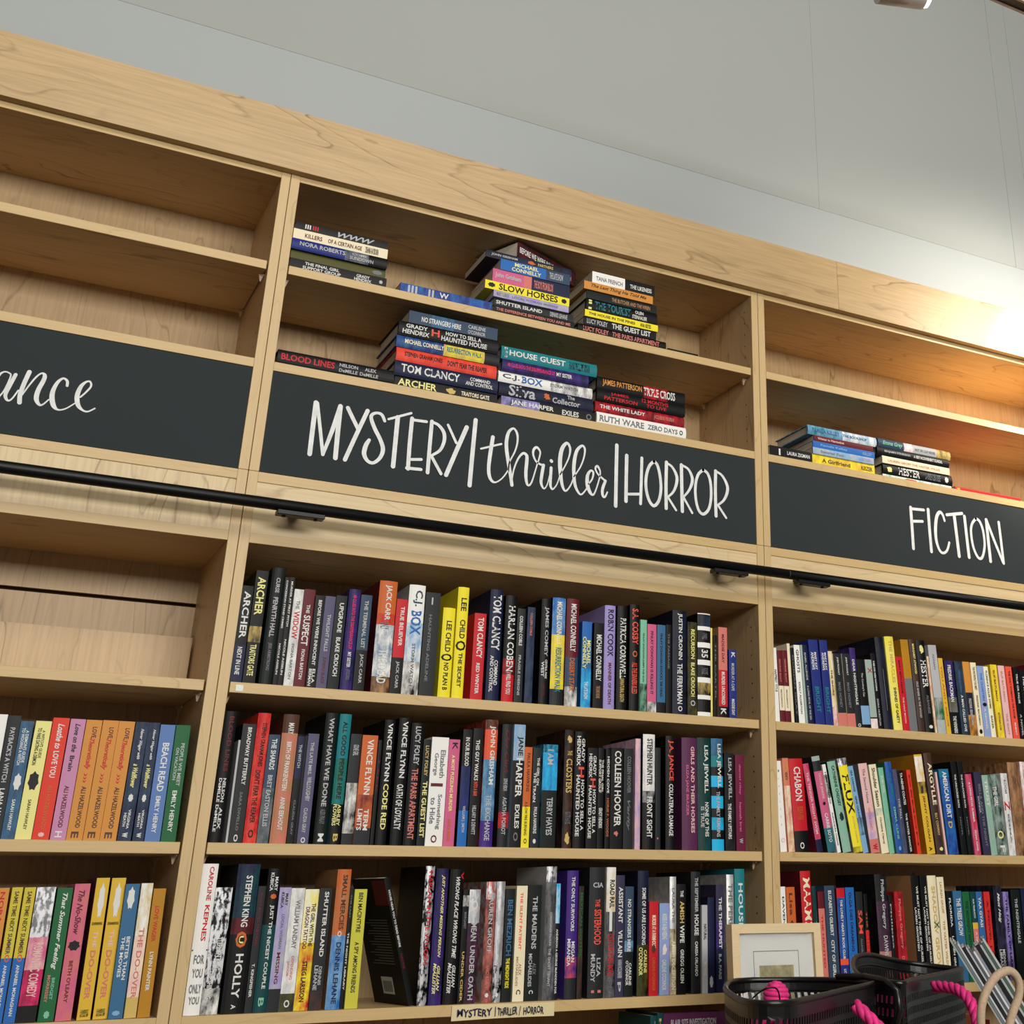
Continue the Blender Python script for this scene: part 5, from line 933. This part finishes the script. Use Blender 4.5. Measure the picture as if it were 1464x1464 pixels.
tag(box('sticker', (.033, .0029, 1.9005), (.046, .0036, 1.9120), plain('clear_sticker', '9fa892', .2, .6)), 'small shiny clear sticker on the left end of the first mystery shelf', 'sticker')

# ------------------------------------------------------------ track and spotlight
M_LAMP = plain('lamp_housing', 'c9bfb8', .4, .4)
tr = tag(empty('light_track', (0, 0, 0)), 'dark ceiling light track crossing the top right corner', 'track')
box('track_body', (.7, -.815, 3.437), (3.6, -.785, 3.470), plain('track_dark', '1c1512', .5), tr)
box('track_lip', (.7, -.818, 3.434), (3.6, -.812, 3.440), plain('track_lip', 'b59a90', .5), tr)
box('track_lip', (.7, -.788, 3.434), (3.6, -.782, 3.440), plain('track_lip2', 'b59a90', .5), tr)
for x in (.9, 2.9): tube('track_rod', [(x, -.8, 3.47), (x, -.8, 4.2), (x, -.8, 5.0)], .004, M_BLACK, tr, 8)
lp = tag(empty('track_spotlight', (1.06, -.8, 3.340)), 'pale cylindrical track spotlight glowing at its right end', 'lamp')
ax = Vector((.93, -.30, .03)).normalized()
rot = ax.to_track_quat('Z', 'Y').to_euler()
def cyl(name, r1, r2, za, zb, mat, parent, seg=24, cap=True):
    bm = bmesh.new(); bmesh.ops.create_cone(bm, cap_ends=cap, segments=seg, radius1=r1, radius2=r2, depth=zb-za)
    bmesh.ops.translate(bm, vec=(0, 0, (za+zb)/2), verts=bm.verts[:])
    me = bpy.data.meshes.new(name); bm.to_mesh(me); bm.free(); me.materials.append(mat)
    me.polygons.foreach_set('use_smooth', [len(p.vertices) == 4 for p in me.polygons])
    o = bpy.data.objects.new(name, me); COL.objects.link(o); o.parent = parent; return o
bd = cyl('housing', .036, .038, -.052, .050, M_LAMP, lp); bd.rotation_euler = rot
me_, nt_, b_ = new_mat('lamp_glow'); b_.inputs['Emission Color'].default_value = (1, .95, .85, 1); b_.inputs['Emission Strength'].default_value = 14
ln = cyl('lens', .035, .033, .0502, .060, me_, lp); ln.rotation_euler = rot
st_ = tube('stem', [(1.04-1.06, 0, .036), (1.04-1.06, 0, .06), (1.04-1.06, 0, .095)], .006, M_LAMP, lp, 10)

# ------------------------------------------------------------ foreground: display table, picture frame, baskets, magazines, tote
M_TABLE = wood('table_wood', 'b08a5c', '6c4c2c', 0)
tb_ = tag(empty('display_table', (0, 0, 0)), 'wooden display table in front of the shelves, just below the view', 'table')
box('tabletop', (.40, -1.30, 1.115), (1.75, -.12, 1.15), M_TABLE, tb_, bev=.002)
for x in (.45, 1.64):
    for y in (-1.25, -.23): box('leg', (x, y, 0), (x+.06, y+.06, 1.1148), M_TABLE, tb_)

fr = tag(empty('picture_frame', (.948, -.245, 1.1503), (radians(-3), 0, 0)), 'pale wood picture frame showing a glazed sketch, behind the black basket', 'picture frame')
MF = wood('frame_wood', 'dcc49c', 'b89c70', 0, scale=2, contrast=.5)
FW, FH, fb, fd = .203, .356, .0165, .022
for nm, pts in (('frame_rail', ((0, 0), (FW, 0), (FW-fb, fb), (fb, fb))), ('frame_rail', ((FW, FH), (0, FH), (fb, FH-fb), (FW-fb, FH-fb))),
                ('frame_stile', ((0, FH), (0, 0), (fb, fb), (fb, FH-fb))), ('frame_stile', ((FW, 0), (FW, FH), (FW-fb, FH-fb), (FW-fb, fb)))):
    V = [(a, 0, b) for a, b in pts]+[(a, fd, b) for a, b in pts]
    mesh_obj(nm, V, [(0, 1, 2, 3), (7, 6, 5, 4), (0, 4, 5, 1), (1, 5, 6, 2), (2, 6, 7, 3), (3, 7, 4, 0)], MF, fr)
box('backing', (.004, .012, .004), (FW-.004, .020, FH-.004), plain('backing', '5a4a3a', .8), fr)
mt_ = box('mat_board', (fb-.002, .0085, fb-.002), (FW-fb+.002, .0118, FH-fb+.002), plain('mat_board', 'f0f0ea', .8), fr)
def ringrect(name, x0, x1, z0, z1, w, y, mat, parent):
    V = [(x0, y, z0), (x1, y, z0), (x1, y, z1), (x0, y, z1), (x0+w, y, z0+w), (x1-w, y, z0+w), (x1-w, y, z1-w), (x0+w, y, z1-w)]
    return mesh_obj(name, V, [(0, 1, 5, 4), (1, 2, 6, 5), (2, 3, 7, 6), (3, 0, 4, 7)], mat, parent)
ringrect('drawn_border', .050, .153, .10, .309, .0012, .0083, ink('gy'), fr)
box('sketch', (.062, .0081, .12), (.140, .0084, .284), plain('sketch_paper', 'b9b08a', .8, var=.35, scale=70), fr)
gl, nt_, b_ = new_mat('glazing', .03, .5); b_.inputs['Base Color'].default_value = (1, 1, 1, 1); b_.inputs['Transmission Weight'].default_value = 1; b_.inputs['IOR'].default_value = 1.45
box('glass', (fb-.0015, .0035, fb-.0015), (FW-fb+.0015, .0055, FH-fb+.0015), gl, fr)
mesh_obj('easel_back', [(.08, .022, .22), (.12, .022, .22), (.126, .10, .018), (.074, .10, .018), (.08, .024, .22), (.12, .024, .22), (.126, .102, .018), (.074, .102, .018)],
         [(0, 1, 2, 3), (7, 6, 5, 4), (0, 4, 5, 1), (1, 5, 6, 2), (2, 6, 7, 3), (3, 7, 4, 0)], plain('easel', '3c342c', .8), fr)

M_BASK = plain('basket_plastic', '101011', .32, .5, var=.2, scale=200)
M_LINER = plain('basket_liner', '6a1440', .7, .2)
def path_len(pts):
    out = [0]
    for i in range(1, len(pts)+1): out.append(out[-1]+(Vector(pts[i % len(pts)])-Vector(pts[i-1])).length)
    return out
def basket(label, rim, zbot, liner):
    """rim: closed list of (x, y, z). Perforated wall = real slots cut as cells, rolled rim, floor."""
    cl = [Vector(p) for p in rim]
    ring = []
    n = len(cl)
    for i in range(n):
        p0, p1, p2, p3 = cl[i-1], cl[i], cl[(i+1) % n], cl[(i+2) % n]
        for s in range(6):
            t = s/6
            ring.append(.5*((2*p1)+(p2-p0)*t+(2*p0-5*p1+4*p2-p3)*t*t+(3*p1-p0-3*p2+p3)*t**3))
    c = sum(ring, Vector())/len(ring)
    L = path_len(ring); tot = L[-1]; N = int(tot/.0105)
    def at(s):
        s = s % tot
        for i in range(len(ring)):
            if L[i+1] >= s: return ring[i].lerp(ring[(i+1) % len(ring)], (s-L[i])/max(1e-9, L[i+1]-L[i]))
        return ring[0]
    root = empty('basket', (0, 0, 0)); tag(root, label, 'basket', 'black perforated baskets on the display table')
    rr = [at(tot*k/N) for k in range(N)]
    V = []; F = []
    rows = 15
    def pt(s, dz):
        p = at(s); f = (dz/.27)*.10
        q = p.lerp(Vector((c.x, c.y, p.z)), f); zt = p.z
        return Vector((q.x, q.y, zt-dz*(zt-zbot)/.27))
    step = tot/N
    band = .013
    # plain band under the rim
    for k in range(N):
        b = len(V); V += [pt(k*step, .0), pt((k+1)*step, .0), pt((k+1)*step, band), pt(k*step, band)]; F.append((b, b+1, b+2, b+3))
    rh = (.262-band)/rows
    for r in range(rows):
        z0 = band+r*rh; z1 = z0+rh
        for k in range(N):
            s0 = k*step; s1 = s0+step; sk = step*.45
            b = len(V)
            O = [pt(s0, z0), pt(s1, z0), pt(s1, z1), pt(s0, z1)]
            I = [pt(s0+step*.24+sk*.25, z0+rh*.22), pt(s0+step*.90, z0+rh*.22), pt(s0+step*.76, z1-rh*.2), pt(s0+step*.18, z1-rh*.2)]
            V += O+I; F += [(b, b+1, b+5, b+4), (b+1, b+2, b+6, b+5), (b+2, b+3, b+7, b+6), (b+3, b, b+4, b+7)]
    wl = mesh_obj('wall', V, F, M_BASK, root)
    md = wl.modifiers.new('weld', 'WELD'); md.merge_threshold = .0002
    md = wl.modifiers.new('thick', 'SOLIDIFY'); md.thickness = .0022
    tube('rim', [p+Vector((0, 0, .0005)) for p in rr], .0042, M_BASK, root, 8, closed=True)
    tube('rib', [pt(k*step, band) for k in range(N)], .0018, M_BASK, root, 6, closed=True)
    V = [pt(k*step, .268) for k in range(N)]
    mesh_obj('bottom', V, [tuple(range(N))], M_BASK, root)
    if liner:
        V = []; F = []
        for k in range(N):
            for dz in (.045, .26):
                p = pt(k*step, dz); V.append(p.lerp(Vector((c.x, c.y, p.z)), .05))
        for k in range(N): a = 2*k; b2 = 2*((k+1) % N); F.append((a, b2, b2+1, a+1))
        mesh_obj('liner', V, F, M_LINER, root)
    return root, c
ba, ca_ = basket('black perforated basket with a pink rope knot, in front of the picture frame',
    [(.530, -.955, 1.430), (.560, -.990, 1.430), (.640, -.935, 1.430), (.740, -.860, 1.431), (.845, -.785, 1.432), (.880, -.740, 1.432), (.870, -.650, 1.432), (.815, -.590, 1.431), (.740, -.580, 1.431), (.655, -.690, 1.430), (.580, -.830, 1.430)], 1.1505, True)
bb, cb_ = basket('black perforated basket with a raised flopping rim, right of the knotted one',
    [(.905, -.782, 1.432), (.960, -.735, 1.432), (1.120, -.612, 1.431), (1.270, -.495, 1.431), (1.290, -.455, 1.430), (1.235, -.400, 1.438), (1.160, -.425, 1.448), (1.075, -.485, 1.458), (1.000, -.545, 1.458), (.935, -.625, 1.447), (.900, -.700, 1.436)], 1.1505, True)

M_ROPE = plain('pink_rope', 'd8307c', .6, .3, var=.25, scale=120)
def rope(name, pts, r, parent):
    P3 = catmull([tuple(p) for p in pts], 8)
    V3 = [Vector(p) for p in P3]; tot = sum((V3[i+1]-V3[i]).length for i in range(len(V3)-1))
    o = None
    for s in range(3):
        q = []; acc = 0; up = Vector((0, 0, 1))
        for i, p in enumerate(V3):
            d = (V3[min(i+1, len(V3)-1)]-V3[max(0, i-1)]).normalized()
            x = d.cross(Vector((.3, -1, .1))).normalized(); y = d.cross(x)
            if i: acc += (V3[i]-V3[i-1]).length
            t = acc/(r*5.2)*2*pi+s*2*pi/3
            q.append(p+x*cos(t)*r*.48+y*sin(t)*r*.48)
        tube(name, q, r*.62, M_ROPE, parent, 8)
rope('rope_handle', [(1.045, -.690, 1.420), (1.046, -.745, 1.418), (1.045, -.775, 1.402), (1.034, -.800, 1.375), (1.028, -.81, 1.34), (1.02, -.80, 1.30)], .0085, bb)
rope('rope_handle', [(.757, -.868, 1.414), (.763, -.880, 1.405), (.778, -.893, 1.386), (.795, -.90, 1.366), (.80, -.90, 1.335)], .0085, ba)
# knot: one strand wound into a ball
kn = []
for i in range(150):
    t = i/149; ph = t*2*pi*8; th = t*pi
    R_ = .0125
    kn.append((.613+R_*sin(th)*cos(ph)*1.2, -.890+R_*sin(th)*sin(ph), 1.432+R_*cos(th)*1.15))
tube('rope_knot', kn, .0036, M_ROPE, ba, 8)
rope('rope_tail', [(.628, -.895, 1.425), (.600, -.885, 1.400), (.575, -.880, 1.37)], .0085, ba)
tube('strap', [(.862, -.680, 1.4385), (.885, -.720, 1.440), (.872, -.790, 1.437), (.875, -.812, 1.425), (.878, -.812, 1.400), (.870, -.80, 1.36)], .0048, M_BASK, ba, 10)
tube('string_loop', catmull([(.566, -.905, 1.431), (.575, -.92, 1.442), (.590, -.925, 1.443), (.602, -.915, 1.430), (.604, -.91, 1.41)], 5), .0011, M_BLACK, ba, 6)
tgp = mesh_obj('price_tag', [(.542, -.915, 1.394), (.560, -.895, 1.394), (.572, -.885, 1.437), (.553, -.905, 1.437), (.542, -.9135, 1.394), (.560, -.8935, 1.394), (.572, -.8835, 1.437), (.553, -.9035, 1.437)],
               [(0, 1, 2, 3), (7, 6, 5, 4), (0, 4, 5, 1), (1, 5, 6, 2), (2, 6, 7, 3), (3, 7, 4, 0)], plain('tag_white', 'e4e4e2', .7), ba)

# leaning magazines
mag_cols = ['9aa6a4', '70787c', 'c8ccd2', '24262a', 'b8bcc4', '5a5f66', 'd4d8e0', '8a9098', '1c1e22', 'a8b4b0', '4f6058', 'b9c2bc']
MX, MZ = 1.5176, 1.1508
MYAW = radians(-40)
words_ = ['sage-grey', 'dark grey', 'pale silver', 'black', 'silver-blue', 'slate grey', 'near-white', 'mid grey', 'black', 'grey-green', 'dark green', 'pale green']
lean_ = radians(-30)
x_ = 0
for i, cc in enumerate(mag_cols):
    th = (.0032, .0045, .003, .006, .003, .004, .0038, .004, .008, .004, .005, .004)[i]
    hgt = .372-.0006*((i*29) % 11)-(.003*i if i < 6 else .018-.004*(i-6))
    dx_ = x_/cos(lean_)
    root = empty('magazine', (MX+dx_*cos(MYAW), -.4645+dx_*sin(MYAW), MZ), (0, lean_, MYAW))
    tag(root, '%s magazine, %s from the left in the slanting bundle behind the beige handle' % (words_[i], nth(i+1) if i else 'first'), 'magazine', 'magazines leaning in a bundle at the lower right')
    m_ = plain('mag_%d' % i, cc, .25, .6)
    t2 = .0006
    V = [(0, 0, 0), (th, 0, 0), (th, 0, hgt), (0, 0, hgt), (0, .17, 0), (th, .17, 0), (th, .17, hgt), (0, .17, hgt)]
    mesh_obj('cover', V, [(0, 1, 2, 3), (0, 3, 7, 4), (1, 5, 6, 2), (0, 4, 5, 1), (3, 2, 6, 7)], m_, root)
    box('pages', (t2, .001, t2), (th-t2, .1705, hgt+.0008), plain('mag_page_%d' % i, 'd8d8dc', .4), root)
    x_ += th+.0006

M_TEAL = plain('teal_card', '1d4248', .5)
root = empty('notebook', (MX+.115*cos(MYAW), -.4645+.115*sin(MYAW), MZ), (0, lean_, MYAW))
tag(root, 'dark teal notebook with white edge leaning at the bottom right corner', 'notebook')
box('cover', (0, 0, 0), (.018, .15, .300), M_TEAL, root, bev=.001)
box('pages', (.0182, .002, .002), (.024, .148, .298), plain('note_page', 'dcdcd4', .7), root)
box('back_cover', (.0242, 0, 0), (.0262, .15, .300), M_TEAL, root)

hold = tag(empty('sign_holder', (1.735, -.20, 1.1503)), 'white card sign holder entering at the right edge of the view', 'sign holder')
box('card', (0, 0, .01), (.16, .003, .335), plain('card_white', 'c8ccd0', .5), hold, bev=.001)
box('base', (-.002, -.03, 0), (.162, .04, .0098), plain('holder_clear', 'b8bcc0', .2, .6), hold, bev=.001)

M_CANVAS = plain('canvas_beige', 'b39c84', .9, .1, var=.12, scale=300)
tt = tag(empty('tote_bag', (0, 0, 0)), 'beige tote bag whose padded handle loops up at the lower right', 'bag')
loop = catmull([(.868, -1.0, 1.345), (.866, -1.0, 1.395), (.874, -1.0, 1.425), (.898, -1.0, 1.450), (.924, -1.0, 1.4575), (.939, -1.0, 1.446), (.938, -1.0, 1.427), (.921, -1.0, 1.402), (.905, -1.0, 1.365), (.900, -1.0, 1.345)], 6)
tube('handle', loop, .0058, M_CANVAS, tt, 12)
V = []; F = []
zs = [(1.1505, 1.0), (1.20, 1.02), (1.28, 1.0), (1.355, .93)]
for z, k in zs:
    for j in range(24):
        t = 2*pi*j/24; ex = abs(cos(t))**.5*(1 if cos(t) > 0 else -1); ey = abs(sin(t))**.7*(1 if sin(t) > 0 else -1)
        V.append((.885+.085*ex*k, -1.06+.060*ey*k+.002*sin(5*t+z*30), z))
for i in range(len(zs)-1):
    for j in range(24): a = i*24+j; b2 = i*24+(j+1) % 24; F.append((a, b2, b2+24, a+24))
F.append(tuple(range(24))[::-1])
mesh_obj('bag_body', V, F, M_CANVAS, tt, smooth=True)
tube('handle_patch', [(.868, -1.0, 1.346), (.868, -.998, 1.33), (.868, -.997, 1.31)], .007, M_CANVAS, tt, 8)
